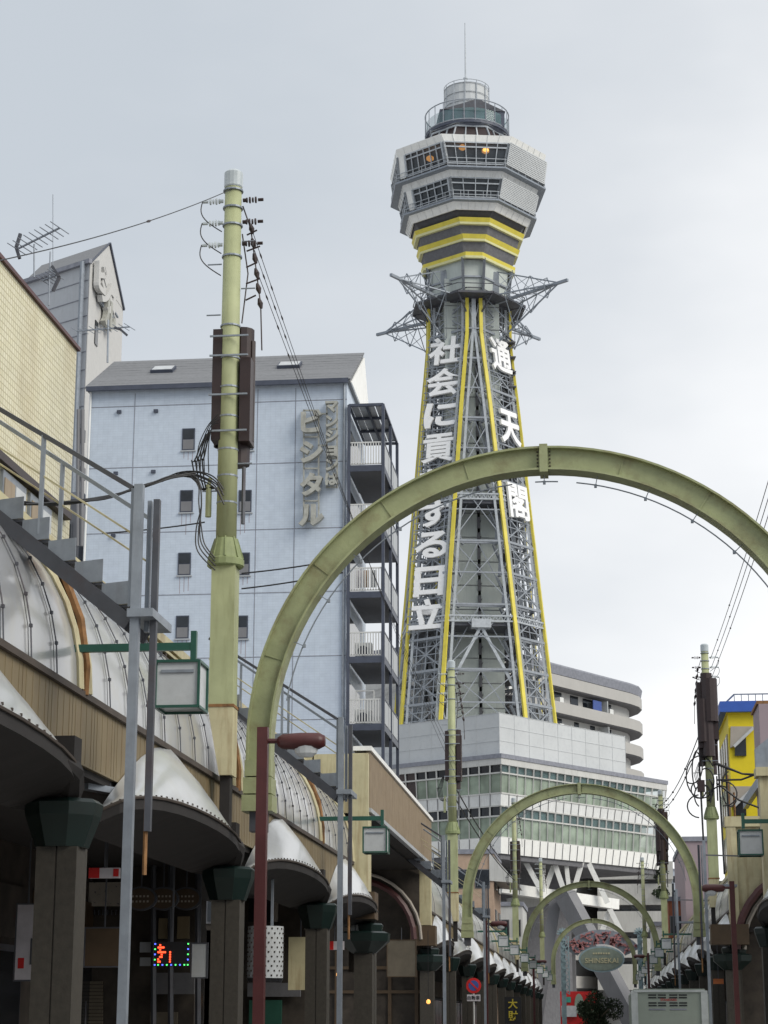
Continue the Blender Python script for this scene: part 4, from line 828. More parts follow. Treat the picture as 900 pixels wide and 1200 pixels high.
def vault(s, y0, y1, par, step):
    n = max(1, round((y1-y0)/step)); NA = 8
    prof = [(FO+1.75-1.75*math.cos(R(72)*k/NA), 4.93+2.05*math.sin(R(72)*k/NA)) for k in range(NA+1)]
    for j in range(n):
        ya, yb_ = lerp(y0, y1, j/n)+.012, lerp(y0, y1, (j+1)/n)-.012; b = random.uniform(0, .02)
        ra, rm_, rb = ([(SX(s, o-(e_)), y, z) for o, z in prof] for y, e_ in ((ya, 0), ((ya+yb_)/2, .006+b*.2), (yb_, 0)))
        MB().loft([ra, rm_, rb], False, False).build('vault_panel', 'poly', par, smooth=True)
    for j in range(n+1):
        y = lerp(y0, y1, j/n); end = j in (0, n); m = MB().tube([(SX(s, o-.03), y, z) for o, z in prof], .04 if end else .008, 6)
        if not end and step < 1.5:
            for k in range(1, NA): o, z = prof[k]; m.box(SX(s, o-.03)-.015, SX(s, o-.03)+.015, y-.016, y+.016, z-.016, z+.016)
        m.build('vault_rib', 'cream' if end else 'galvd', par)
    li = MB().loft([[(SX(s, o+.07), y, z-.05) for o, z in prof] for y in (y0, y1)], False, False); li.build('vault_lining', 'concd', par)
def arcade(s, y0, y1, cols, vaults, label, step=.9, near=True):
    t = thing('arcade_canopy', label, 'arcade', (SX(s, FO), y0, 0), 'arcade canopies')
    for c in cols: column(s, c, t)
    for a_, b_ in zip(cols, cols[1:]): shell(s, (a_+b_)/2+(.75 if near else 0), t, (b_-a_)/2-(.85 if near else 1.9), not near)
    n = max(1, round((y1-y0)/(step)))
    for j in range(n):
        a_, b_ = lerp(y0, y1, j/n)+.01, lerp(y0, y1, (j+1)/n)-.01
        mb = MB().box(*sorted((SX(s, FO), SX(s, FO+.05))), a_, b_, 4.18, 4.86)
        if near:
            for k in range(4): y = lerp(a_, b_, (k+.5)/4); mb.box(*sorted((SX(s, FO-.004), SX(s, FO))), y-.006, y+.006, 4.2, 4.84)
        mb.build('fascia_panel', 'beige', t)
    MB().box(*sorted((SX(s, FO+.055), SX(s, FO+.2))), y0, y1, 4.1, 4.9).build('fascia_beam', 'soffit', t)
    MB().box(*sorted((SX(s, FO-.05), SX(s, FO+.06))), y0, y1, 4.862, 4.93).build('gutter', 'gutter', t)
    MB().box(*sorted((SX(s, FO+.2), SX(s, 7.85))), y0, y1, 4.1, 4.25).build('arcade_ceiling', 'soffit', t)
    for a_, b_ in vaults: vault(s, a_, b_, t, step)
    o = 5.75; MB().box(*sorted((SX(s, o-.05), SX(s, o+.09))), y0, y1, 7.02, 7.16).build('top_rail', 'cream', t)
    for k in range(4): MB().box(*sorted((SX(s, o-.04+.0*k), SX(s, o+.08))), y0, y1, 6.60+k*.11, 6.645+k*.11).build('louvre_slat', 'cream' if k % 2 else 'gutter', t)
    MB().box(*sorted((SX(s, o+.1), SX(s, o+.25))), y0, y1, 6.4, 7.05).build('louvre_back', 'soffit', t)
    pst = MB(); y = y0
    while y < y1: pst.box(*sorted((SX(s, o-.03), SX(s, o+.1))), y, y+.06, 6.5, 7.02); y += 3
    pst.build('rail_post', 'gutter', t, 'stuff')
    MB().box(*sorted((SX(s, o+.3), SX(s, 7.85))), y0, y1, 6.3, 6.4).build('roof_deck', 'galvd', t)
    if near:
        for yv, nx in zip([v[1] for v in vaults[:-1]], [v[0] for v in vaults[1:]]):
            y = (yv+nx)/2; MB().tube([(SX(s, FO-.02), y, 4.9), (SX(s, FO-.03), y, 5.2), (SX(s, FO+.05), y, 5.7), (SX(s, FO+.3), y, 6.3), (SX(s, FO+.7), y, 6.7)], .055, 7).build('drain_pipe', 'rust', t)
    return t
arcade(-1, 1.5, 43.2, [1.2, 10.0, 18.9, 27.7, 36.7, 44.5], [(1.6, 19.8), (20.15, 28.6), (29.3, 37.9), (38.25, 43)], 'near left arcade canopy with milky vaults, white shells and beige fascia')
arcade(1, 22, 47.0, [20, 29, 38, 47.2], [(22, 30), (30.4, 38.6), (39, 46.8)], 'near right arcade canopy, only its last shell visible at the right edge')
FC = [60.2+9*i for i in range(13)]
arcade(-1, 60, 168, FC, [(60.2, 82), (82.4, 104), (104.4, 126), (126.4, 146), (146.4, 168)], 'far left arcade canopy receding towards the tower beyond the side street portal', 4, False)
arcade(1, 60, 168, FC, [(60.2, 82), (82.4, 104), (104.4, 126), (126.4, 146), (146.4, 168)], 'far right arcade canopy receding towards the tower beyond the side street portal', 4, False)
# shop rows under the arcades
def shoprow(s, y0, y1, label, n):
    t = thing('shop_row', label, 'shops', (SX(s, 7.9), y0, 0)); x = SX(s, 7.9)
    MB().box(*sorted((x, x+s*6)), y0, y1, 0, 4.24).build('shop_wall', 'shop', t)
    for j in range(n):
        a_, b_ = lerp(y0, y1, j/n)+.4, lerp(y0, y1, (j+1)/n)-.4; k = j % 3
        MB().box(*sorted((x-s*.06, x)), a_-.2, b_+.2, 2.75, 3.5).build('shop_sign_board', ('brownbox', 'greyp', 'shop')[k], t)
        if k == 1:
            for q in range(12): MB().box(*sorted((x-s*.05, x-s*.001)), a_, b_, .05+q*.22, .05+q*.22+.2).build('shutter_slat', 'shutter', t)
        else:
            f_ = MB().box(*sorted((x-s*.05, x-s*.001)), a_, b_, .05, 2.65).build('window_frame', 'galvd', t)
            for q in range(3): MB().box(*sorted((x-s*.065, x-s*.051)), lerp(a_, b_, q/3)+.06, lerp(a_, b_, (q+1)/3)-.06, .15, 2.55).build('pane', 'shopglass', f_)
shoprow(-1, 2, 43, 'dark shop fronts under the near left arcade', 9); shoprow(1, 22, 47, 'dark shop fronts under the near right arcade', 5)
shoprow(-1, 60.3, 168, 'dark shop fronts under the far left arcade', 16); shoprow(1, 60.3, 168, 'dark shop fronts under the far right arcade', 16)
# ------------------------------------------------------------------ portals over the side street
def portal(s, label):
    t = thing('side_street_portal', label, 'portal', (SX(s, 4.35), 43, 0), 'portals over the side street'); o = 4.35
    def B(o0, o1, y0, y1, z0, z1, nm, m, par=t): return MB().box(*sorted((SX(s, o0), SX(s, o1))), y0, y1, z0, z1).build(nm, m, par)
    n = 20
    for j in range(n):
        a_, b_ = lerp(43.2, 59.4, j/n)+.008, lerp(43.2, 59.4, (j+1)/n)-.008; mb = MB().box(*sorted((SX(s, o), SX(s, o+.06))), a_, b_, 6.12, 7.36)
        for k in range(4): y = lerp(a_, b_, (k+.5)/4); mb.box(*sorted((SX(s, o-.02), SX(s, o))), y-.04, y+.04, 6.14, 7.34)
        mb.build('fascia_panel', 'beige2', t)
    B(o-.06, o+.35, 43.1, 59.5, 7.37, 7.47, 'top_coping', 'whiteb'); B(o-.05, o+.2, 43.15, 59.45, 6.02, 6.11, 'lower_lip', 'bpanel')
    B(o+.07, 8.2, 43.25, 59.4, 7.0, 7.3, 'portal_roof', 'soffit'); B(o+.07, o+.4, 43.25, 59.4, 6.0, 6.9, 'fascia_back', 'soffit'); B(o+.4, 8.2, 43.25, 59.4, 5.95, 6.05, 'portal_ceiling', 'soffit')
    for j in range(4): B(o+.02+j*.62, o+.02+j*.62+.58, 43.08, 43.2, 6.0, 7.3, 'end_panel', 'cream')
    B(o, o+.36, 43.0, 43.24, 4.3, 7.3, 'end_post', 'cream')
    for y in (43.6, 59.55):
        B(o+.02, o+.36, y-.2, y+.2, 4.32, 6.0, 'pillar', 'cream'); b = B(o-.12, o+.62, y-.35, y+.35, 3.72, 4.3, 'pillar_block', 'brownbox'); x = SX(s, CO_-.05)
        MB().ngon(x, y, [(3.0, .28), (3.25, .58), (3.42, .6), (3.46, .5)], 8).build('capital', 'capg', t); MB().box(x-.2, x+.2, y-.2, y+.2, 0, 3.0).build('column', 'column', t)
    # spandrel wall with arched opening facing the camera
    cx_, rz, rr = o+2.25, 3.9, 1.75; pts_o, pts_i = [], []
    for k in range(17):
        a_ = math.pi*k/16; pts_i.append((cx_+rr*math.cos(a_), rz+rr*math.sin(a_)))
        ca_, sa_ = math.cos(a_), math.sin(a_); q = min((1.9/abs(ca_)) if abs(ca_) > 1e-6 else 99, (2.1/abs(sa_)) if abs(sa_) > 1e-6 else 99); pts_o.append((cx_+q*ca_, rz+q*sa_))
    mb = MB(); mb.loft([[(SX(s, a), 59.3, b) for a, b in pts_i], [(SX(s, a), 59.3, b) for a, b in pts_o], [(SX(s, a), 59.6, b) for a, b in pts_o], [(SX(s, a), 59.6, b) for a, b in pts_i]], False, False)
    mb.build('spandrel_wall', 'cream' if s > 0 else 'shop', t)  # shade on the left spandrel is put into its dark colour
    MB().tube([(SX(s, a), 59.25, b) for a, b in pts_i], .10, 6).build('arch_ring', 'maroon', t)
    MB().tube([(SX(s, cx_+(a-cx_)*1.12), 59.2, rz+(b-rz)*1.12) for a, b in pts_i], .05, 6).build('arch_moulding', 'greyp', t)
    B(o+.3, 8.6, 59.9, 60.1, 0, 6, 'dark_back_wall', 'shop')
    ls = MB()
    for k in range(5): ls.bar((SX(s, o+.5+k*.8), 59.88, .1), (SX(s, o+.5+k*.8), 59.88, 3.6), .1)
    for k in range(3): ls.bar((SX(s, o+.4), 59.87, 2.4+k*.7), (SX(s, 8), 59.87, 2.4+k*.7), .09)
    ls.build('timber_framing', 'brownbox', t)
portal(-1, 'tan ribbed portal over the side street on the left, below the balconies')
def right_portal():
    t = thing('side_street_portal', 'cream portal with dark red arch ring over the side street at the right edge', 'portal', (4, 60, 0), 'portals over the side street'); Y = 59.6
    pa = lambda px, py, y_: at(px, py, Y=y_); MB().box(pa(849, 962, Y).x, 9, Y-.12, Y+.3, pa(870, 969, Y).z, pa(870, 957, Y).z).build('top_beam', 'cream', t)
    MB().box(pa(853, 1020, Y).x, pa(864, 1020, Y).x, Y-.1, Y+.25, 4.3, pa(870, 969, Y).z-.01).build('pillar', 'cream', t); MB().box(3.2, 4.3, Y-.3, Y+.4, 3.72, 4.3).build('pillar_block', 'brownbox', t)
    MB().ngon(3.8, Y, [(3.0, .28), (3.25, .58), (3.42, .6), (3.46, .5)], 8).build('capital', 'capg', t); MB().box(3.6, 4.0, Y-.2, Y+.2, 0, 3.0).build('column', 'column', t)
    cx_, rz, rr = 6.3, 3.6, 2.35; pi_, po_ = [], []
    for k in range(17):
        a_ = math.pi*k/16; ca_, sa_ = math.cos(a_), math.sin(a_); pi_.append((cx_+rr*ca_, rz+rr*sa_)); q = min((2.42/abs(ca_)) if abs(ca_) > 1e-6 else 99, (3.54/abs(sa_)) if abs(sa_) > 1e-6 else 99); po_.append((cx_+q*ca_, rz+q*sa_))
    MB().loft([[(a, Y, b) for a, b in pi_], [(a, Y, b) for a, b in po_], [(a, Y+.2, b) for a, b in po_], [(a, Y+.2, b) for a, b in pi_]], False, False).build('spandrel_wall', 'cream', t)
    MB().tube([(a, Y-.05, b) for a, b in pi_], .12, 6).build('arch_ring', 'maroon', t); MB().tube([(cx_+(a-cx_)*.9, Y+.3, rz+(b-rz)*.9) for a, b in pi_], .07, 6).build('arch_moulding', 'greyp', t)
    MB().box(4.1, 9, Y+.5, Y+.7, 0, 6.5).build('dark_back_wall', 'shop', t)
    n0 = pa(889, 900, 46); MB().box(n0.x, n0.x+.5, 45.9, 46.4, 4.3, n0.z-.2).build('near_pillar', 'cream', t); MB().box(n0.x-.08, n0.x+.75, 45.8, 46.45, n0.z-.2, n0.z).build('near_pillar_cap', 'cream', t)
    MB().prism([(n0.x-.06, 46, n0.z+.01), (9, 46, n0.z+.01), (9, 46, n0.z+4.6), (n0.x-.06, 46, n0.z+.45)], (0, .25, 0)).build('gable_edge', 'galv', t)
    MB().box(4.5, 9, 46.5, Y-.2, 6.7, 6.8).build('portal_roof', 'soffit', t)
right_portal()

# ================================================================== STREET ARCHES
def arch(Y, Ro, zc_, label, zb=4.72):
    t = thing('street_arch', label, 'arch', (XC, Y, 0), 'green arches spanning the street'); K = 56
    def ring(r0, r1, w_, nm, m, ext=True, par=t):
        rows = []
        for k in range(K+1):
            a_ = math.pi*k/K; rows.append([(XC+r*math.cos(a_), Y+y, zc_+r*math.sin(a_)) for r, y in ((r0, -w_), (r1, -w_), (r1, w_), (r0, w_))])
        if ext:
            rows = [[(XC+r, Y+y, zb) for r, y in ((r0, -w_), (r1, -w_), (r1, w_), (r0, w_))]]+rows+[[(XC-r, Y+y, zb) for r, y in ((r0, -w_), (r1, -w_), (r1, w_), (r0, w_))]]
        return MB().loft(rows).build(nm, m, par)
    ring(Ro-.33, Ro-.03, .085, 'arch_web', 'olive'); ring(Ro-.03, Ro, .18, 'outer_flange', 'olive'); ring(Ro-.36, Ro-.33, .18, 'inner_flange', 'olive')
    MB().box(XC-.06, XC+.06, Y-.2, Y+.2, zc_+Ro-.40, zc_+Ro+.025).build('splice_plate', 'olive', t)
    sj = MB()
    for k in (1.6, 3.4, 5.0, 6.6, 9.4, 11.0, 12.6, 14.4):
        a_ = math.pi*k/16; e_ = Vector((math.cos(a_), 0, math.sin(a_))); c_3 = Vector((XC, Y, zc_)); sj.bar(c_3+e_*(Ro-.34), c_3+e_*(Ro-.02), .02, .20, ref=(0, 1, 0))
    sj.build('weld_joint', 'olive', t, 'stuff')
    b = MB()
    for sx_ in (-1, 1):
        for k in range(5): b.box(XC+sx_*.09-.012, XC+sx_*.09+.012, Y-.11, Y-.085, zc_+Ro-.3+k*.055, zc_+Ro-.28+k*.055)
    b.build('splice_bolt', 'gutter', t, 'stuff')
    for sx_ in (-1, 1):
        xc_ = XC+sx_*(Ro-.18)
        for k in range(3): w_ = .19+.015*k; MB().box(xc_-w_, xc_+w_, Y-.2-.012*k, Y+.2+.012*k, zb+.5-.25*k-.24, zb+.5-.25*k-.01).build('foot_block', 'olive', t)
        MB().box(xc_-.12, xc_+.12, Y-.12, Y+.12, 4.2, zb).build('foot_stub', 'galvd', t)
    cnd = MB(); rc = Ro-.5
    for a0, a1 in ((R(12), R(83)), (R(87), R(92)), (R(97), R(170))):
        cnd.tube([(XC+rc*math.cos(lerp(a0, a1, k/24)), Y, zc_+rc*math.sin(lerp(a0, a1, k/24))) for k in range(25)], .011, 5)
    for k in range(2, 15):
        a_ = math.pi*k/16; cnd.bar((XC+rc*math.cos(a_), Y, zc_+rc*math.sin(a_)), (XC+(Ro-.36)*math.cos(a_), Y, zc_+(Ro-.36)*math.sin(a_)), .012)
        cnd.box(XC+(rc-.02)*math.cos(a_)-.02, XC+(rc-.02)*math.cos(a_)+.02, Y-.02, Y+.02, zc_+(rc-.02)*math.sin(a_)-.02, zc_+(rc-.02)*math.sin(a_)+.03)
    cnd.build('cable_conduit', 'galv', t)
arch(28, 4.36, 5.42, 'largest green steel arch spanning the street nearest the camera, cut by the right edge')
arch(73, 4.36, 5.66, 'second green steel arch, spanning the street in front of the glass base building')
arch(124.5, 4.25, 5.68, 'third green steel arch, in front of the white concrete struts')
arch(171, 3.6, 6.3, 'smallest and farthest green arch, framing the oval gate sign')

# ================================================================== UTILITY POLES
def utility_pole(x, y, label, big=True, dz=0, tall=0):
    t = thing('utility_pole', label, 'utility pole', (x, y, 0), 'green utility poles'); zz0 = dz; s = 1 if x < 0 else -1
    MB().box(x-.17, x+.17, y-.17, y+.17, 5.85, 7.88).build('square_post', 'polegreen', t)
    MB().loft([[(x-.18, y-.18, 5.84), (x+.18, y-.18, 5.84), (x+.18, y+.18, 5.84), (x-.18, y+.18, 5.84)], [(x-.02*s+.02*s, y-.18, 4.88), (x+s*.18, y-.18, 4.88), (x+s*.18, y+.18, 4.88), (x, y+.18, 4.88)] if s > 0 else [(x-.18, y-.18, 4.88), (x, y-.18, 4.88), (x, y+.18, 4.88), (x-.18, y+.18, 4.88)]]).build('bracket_post', 'cream', t)
    MB().box(min(x, x+s*.14), max(x, x+s*.14), y-.1, y+.1, 4.2, 4.88).build('post_stub', 'soffit', t)
    MB().box(x-.19, x+.19, y-.19, y+.19, 5.83, 5.87).build('base_joint', 'rust', t)
    c = MB().ngon(x, y, [(7.86, .24), (7.88, .265), (7.97, .265), (7.99, .24), (8.24, .175), (8.28, .165)], 16).build('collar', 'collar', t)
    g_ = MB()
    for k in range(8):
        a_ = k*math.pi/4+.2; d = Vector((math.cos(a_), math.sin(a_), 0)); g_.prism([Vector((x, y, 7.99))+d*.15, Vector((x, y, 7.99))+d*.26, Vector((x, y, 8.3))+d*.165], d.cross(Vector((0, 0, 1)))*.02)
    g_.build('collar_rib', 'collar', c)
    MB().tube([(x, y, 8.2), (x, y, 10.5), (x, y, 13.72)], [.150, .141, .126], 20).build('round_pole', 'polegreen', t, smooth=True)
    MB().ngon(x, y, [(13.72, .13), (13.74, .142), (13.96, .142), (14.0, .10)], 16).build('pole_cap', 'porcel', t)
    bn = MB()
    for z in (13.66, 13.38, 13.1, 12.6, 11.5, 11.0, 10.55, 10.1, 9.6, 9.2, 8.8): bn.ngon(x, y, [(z, .153), (z+.025, .153)], 14)
    bn.build('steel_band', 'galv', t, 'stuff')
    ru = MB()
    for i, z in enumerate((12.85, 12.5, 12.1, 11.7, 9.4, 9.0)):
        q = -1 if i % 2 else 1; ru.tube([(x+q*.15, y-.02, z), (x+q*.36, y-.02, z)], .012, 5)
    ru.build('step_bolt', 'galv', t, 'stuff')
    for z in (13.52, 13.17, 12.82):
        for side, mt in ((-s, 'porcel'), (s, 'brown')):
            o_ = MB(); o_.tube([(x+side*.15, y, z), (x+side*.20, y, z)], .03, 7)
            for k in range(4): o_.tube([(x+side*(.20+k*.045), y, z), (x+side*(.22+k*.045), y, z)], .05 if k % 2 else .04, 9)
            o_.tube([(x+side*.38, y, z), (x+side*.46, y, z)], .025, 7); o_.build('insulator', mt, t)
        lp = MB(); lp.tube([(x-s*(.46+.14*math.sin(math.pi*k/12)) + s*.30*(k/12), y-.02, z-.5*(k/12)) for k in range(13)], .009, 5); lp.build('jumper_wire', 'black', t)
    bd = MB()
    for k in range(6): z = 13.2-k*.24; bd.tube([(x+s*(.24+.03*k), y+.15, z), (x+s*(.26+.03*k), y+.15, z-.08), (x+s*(.28+.03*k), y+.15, z-.16)], [.02, .045, .02], 7)
    for k in range(5): z = 12.9-k*.26; bd.tube([(x+s*.2, y+.1, z+.1), (x+s*(.35+.05*(k % 2)), y+.12, z+.18)], .014, 5)
    bd.tube([(x+s*.14, y+.05, 13.45), (x+s*.25, y+.15, 13.12), (x+s*.42, y+.15, 11.9), (x+s*.44, y+.2, 11.2)], .011, 5)
    bd.tube([(x+s*.14, y+.05, 13.0), (x+s*.22, y+.15, 12.4), (x+s*.15, y+.1, 11.6)], .011, 5)
    bd.build('strain_insulator', 'brown', t, 'stuff')
    if tall:
        MB().box(x-.34, x-.12, y-.3, y+.3, 10.3, 12.6).box(x+.12, x+.36, y-.3, y+.3, 10.6, 12.5).build('transformer_case', 'brown', t); MB().tube([(x, y-.3, 10.0), (x, y-.3, 12.9)], .2, 12).tube([(x+.1, y-.3, 11.2), (x+.1, y-.3, 12.7)], .27, 12).tube([(x-.15, y-.28, 10.5), (x-.15, y-.28, 12.0)], .22, 12).build('transformer_tank', 'brown', t)
    if big:
        for q, (x0, x1, z0, z1) in enumerate(((-.24, -.10, 9.75, 11.45), (.17, .33, 9.72, 11.0))):
            MB().box(x+s*x0 if s > 0 else x-x1, (x+x1) if s > 0 else (x-x0), y-.1, y+.3, z0, z1).build('transformer_case', 'brown', t)
        MB().tube([(x-.13, y+.28, 9.75), (x-.13, y+.28, 11.52)], .14, 12).tube([(x+.14, y+.28, 10.85), (x+.14, y+.28, 11.55)], .17, 12).tube([(x+.08, y+.24, 9.45), (x+.08, y+.24, 10.9)], .2, 12).tube([(x+.30, y+.22, 9.8), (x+.30, y+.22, 11.35)], .045, 6).build('transformer_tank', 'brown', t)
        hb = MB()
        for z in (11.3, 11.0, 10.4, 9.85): hb.box(x-.27, x+.30, y-.19, y-.165, z, z+.025)
        hb.build('hanger_band', 'galv', t)
        MB().tube([(x-.27, y, 9.1), (x-.27, y, 8.62)], .045, 8).tube([(x-.27, y, 9.1), (x-.25, y, 9.2)], .03, 6).build('cable_pipe', 'polegreen', t)
        MB().tube([(x+.24, y, 9.35), (x+.24, y, 8.5)], .03, 6).build('conduit', 'galvd', t)
        for k in range(4):
            r_ = .16+.05*k; MB().tube([(x-.2-r_*math.sin(math.pi*j/14)*1.1, y-.03+.02*k, 9.9-.95*j/14+.1*math.sin(j)) for j in range(15)], .012, 5).build('loop_cable', 'black', t)
    t.location.z = zz0
    return t
utility_pole(-5.2, 27, 'tall green utility pole with dark brown transformers at left, in front of the blue apartment')
utility_pole(-5.05, 69, 'green utility pole with transformers in front of the left edge of the glass base building')
utility_pole(3.9, 69, 'green utility pole with large brown transformers beside the yellow building', True, .42, 1)
utility_pole(-4.8, 114, 'thin green utility pole inside the left side of the second arch')
utility_pole(3.6, 114, 'green utility pole with transformer just inside the right side of the second arch', True, .35, 1)
utility_pole(-4.6, 158, 'farthest left utility pole, beside the foot of the fourth arch', False)
utility_pole(3.4, 158, 'farthest right utility pole, beyond the third arch', False)
ex = thing('pole_cable_tangle', 'loops of black cable tangled round the right utility pole beside the yellow building', 'cables', (3.9, 69, 9)); tg = MB(); random.seed(4)
for k in range(11):
    c0 = Vector((3.9+random.uniform(-.75, .65), 68.7+random.uniform(-.2, .3), random.uniform(8.7, 10.1))); rx, rz_ = random.uniform(.2, .55), random.uniform(.25, .8)
    a0 = random.uniform(0, 6); tg.tube([c0+Vector((rx*math.cos(a0+j*.3), 0, rz_*math.sin(a0+j*.3))) for j in range(random.randint(9, 18))], .025, 5)
for x0, z0, x1, z1 in ((4.1, 10.2, 5.9, 9.7), (4.1, 10.15, 5.9, 9.75), (4.1, 9.6, 5.8, 9.9), (4.1, 9.5, 5.6, 8.6)): tg.tube([(x0, 68.7, z0), ((x0+x1)/2, 68.7, (z0+z1)/2-.15), (x1, 68.7, z1)], .035, 5)
for x in (3.55, 4.2, 4.45): tg.tube([(x, 68.8, 10.2), (x+.05, 68.8, 6.4)], .035, 5)
tg.build('cable', 'black', ex); MB().tube([(4.5, 69, 9.8), (4.55, 69, 4)], .05, 6).tube([(4.7, 69, 9.2), (4.7, 69, 4)], .04, 6).build('rusty_conduit', 'rust', ex)
MB().box(3.45, 3.7, 68.6, 68.8, 9.2, 9.6).build('junction_box', 'brown', ex)

# ================================================================== LANTERNS
def lantern(s, y, label):
    x = SX(s, 3.60); t = thing('arcade_lantern', label, 'lantern', (x, y, 4.6), 'square lanterns on green brackets'); hw, h0, h1 = .225, 4.70, 5.17
    fr = MB()
    for a in (-hw, hw):
        for b in (-hw, hw): fr.box(x+a-.013, x+a+.013, y+b-.013, y+b+.013, h0, h1)
        for z in (h0, h1): fr.box(x-hw, x+hw, y+a-.014, y+a+.014, z-.014, z+.014).box(x+a-.014, x+a+.014, y-hw, y+hw, z-.0138, z+.0138)
    fr.build('lantern_frame', 'bracket', t)
    MB().box(x-hw+.012, x+hw-.012, y-hw+.012, y+hw-.012, h0+.012, h1-.012).build('glass', 'lampwhite', t)
    MB().box(x-.17, x+.17, y-hw-.004, y-hw+.011, h1-.12, h1-.09).build('lamp_holder', 'galv', t)
    br = MB().box(*sorted((SX(s, FO+.05), x-s*.12)), y-.03, y+.03, 5.32, 5.40).box(x-s*.12-.03, x-s*.12+.03, y-.035, y+.035, 5.22, 5.52)
    br.build('bracket_arm', 'bracket', t)
    return t
LY = [19.8, 37.9, 88.3, 99.4, 112.4, 126, 140, 153, 165]; RY = [39.3, 92.2, 104, 116, 128, 141, 153, 165]
lb = ['white lantern on a long green bracket at left, largest and nearest one', 'white lantern hanging in front of the left portal pillar corner, second in size', 'left lantern highest in the distant cluster beside the second arch foot']
for i, y in enumerate(LY): lantern(-1, y, lb[i] if i < 3 else 'small square lantern in the distant left row, %s behind the highest one' % ORD[i-2].replace('nearest', 'first'))
for i, y in enumerate(RY): lantern(1, y, ('white lantern hanging at the right edge below the yellow building', 'right lantern highest in the distant cluster above the truck')[i] if i < 2 else 'small square lantern in the distant right row, %s behind the highest one' % ORD[i-1].replace('nearest', 'first'))
# ================================================================== MAROON STREET LAMPS
def street_lamp(x, y, d, label):
    t = thing('street_lamp', label, 'street lamp', (x, y, 0), 'maroon street lamps')
    MB().box(x-.07, x+.07, y-.07, y+.07, 0, 5.35).build('post', 'maroon', t); MB().ngon(x, y, [(0, .16), (.25, .15), (.3, .1)], 10).build('base', 'maroon', t)
    MB().tube([(x, y, 5.17), (x+d*.25, y, 5.17)], .035, 7).build('arm', 'maroon', t)
    pr = [(.2, .06), (.26, .10), (.5, .115), (.75, .11), (.83, .07)]
    MB().loft([[(x+d*a, y+r_*1.1*math.cos(k*math.pi/6), 5.16+r_*math.sin(k*math.pi/6)) for k in range(12)] for a, r_ in pr]).build('lamp_head', 'maroon', t, smooth=True)
    MB().loft([[(x+d*.58+q*.17*math.cos(k*math.pi/6), y+q*.1*math.sin(k*math.pi/6), z) for k in range(12)] for z, q in ((5.1, 1), (5.0, .85), (4.95, .5))]).build('lamp_glass', 'lampwhite', t)
street_lamp(-4.38, 25.6, 1, 'maroon street lamp at left in front of the foot of the largest arch'); street_lamp(-4.4, 77, 1, 'maroon street lamp beside the left foot of the second arch'); street_lamp(-4.3, 128, 1, 'small maroon street lamp at left beyond the third arch')
street_lamp(3.68, 56.5, -1, 'maroon street lamp at the right edge in front of the portal pillar'); street_lamp(2.7, 118, -1, 'small maroon street lamp beyond the lantern cluster on the right')

# ================================================================== ROOF ACCESS STAIRS WITH POSTS
def roof_stair(s, y, label, stairs=True):
    x0 = SX(s, 3.68); t = thing('roof_access_stair', label, 'stair', (x0, y, 0), 'steel stairs up to the arcade roof')
    MB().box(x0-.043, x0+.043, y-.043, y+.043, 0, 6.62).build('post', 'galv', t); xp = x0-s*.15; MB().box(xp-.03, xp+.03, y+.1, y+.17, 3.3, 6.5).build('rear_post', 'galvd', t)
    MB().tube([(xp-.02, y+.14, 2.9), (xp-.02, y+.14, 4.6)], .022, 6).build('rusty_pipe', 'rust', t)
    MB().box(x0-s*.07-.02, x0-s*.07+.02, y+.15, y+.22, 5.2, 6.5).build('stub_post', 'galv', t)
    if not stairs:
        MB().box(min(x0, x0+s*.9), max(x0, x0+s*.9), y-.05, y+.6, 5.3, 5.36).build('platform', 'galv', t); MB().bar((x0, y, 6.2), (x0+s*1.1, y+.5, 6.2), .04).build('handrail', 'galvd', t)
        return t
    P0 = Vector((x0+s*.06, y+.02, 5.42)); d = Vector((s*2.45, .9, 1.98)); P1 = P0+d; wv = Vector((0, .72, 0)); n = 8; rise = d.z/n
    for q in (0, 1): MB().bar(P0+wv*q-Vector((0, 0, .16)), P1+wv*q-Vector((0, 0, .16)), .05, .15).build('stringer', 'galvd', t)
    for k in range(n):
        c = P0+d*(k/n); c2 = P0+d*((k+1)/n); z = c.z; A_ = Vector((c.x, c.y, 0)); B_ = Vector((c2.x, c2.y, 0))
        ring = lambda zz_: [A_+Vector((0, 0, zz_)), B_+Vector((0, 0, zz_)), B_+wv+Vector((0, 0, zz_)), A_+wv+Vector((0, 0, zz_))]
        MB().loft([ring(z), ring(z+.03)]).build('tread', 'galvd', t)
        MB().loft([[A_+Vector((0, -.02, z-.0+.031)), B_+Vector((0, -.02, z+.031)), B_+Vector((0, 0, z+.031)), A_+Vector((0, 0, z+.031))], [A_+Vector((0, -.02, z+rise*1.02)), B_+Vector((0, -.02, z+rise*1.02)), B_+Vector((0, 0, z+rise*1.02)), A_+Vector((0, 0, z+rise*1.02))]]).build('step_side_plate', 'galv', t)
    MB().bar(P0+Vector((0, 0, 1.17)), P1+Vector((0, 0, .82)), .045).build('handrail', 'galvd', t)
    MB().bar(P0+wv+Vector((0, 0, 1.05)), P1+wv+Vector((0, 0, .8)), .04).build('handrail', 'galv', t)
    MB().bar(P0+Vector((0, 0, .72)), P1+Vector((0, 0, .45)), .018).bar(P0+wv+Vector((0, 0, .6)), P1+wv+Vector((0, 0, .35)), .018).build('mid_rail', 'cream', t)
    for f in (0, .42, .8): p = P0+d*f; MB().bar(p, p+Vector((0, 0, 1.17-.35*f)), .04).build('rail_post', 'galv', t); MB().bar(p+wv, p+wv+Vector((0, 0, 1.05-.25*f)), .04).build('rail_post', 'galv', t)
    MB().box(min(P0.x, P0.x-s*.25), max(P0.x, P0.x-s*.25), y-.1, y+.75, 5.3, 5.38).build('landing', 'galv', t)
    return t
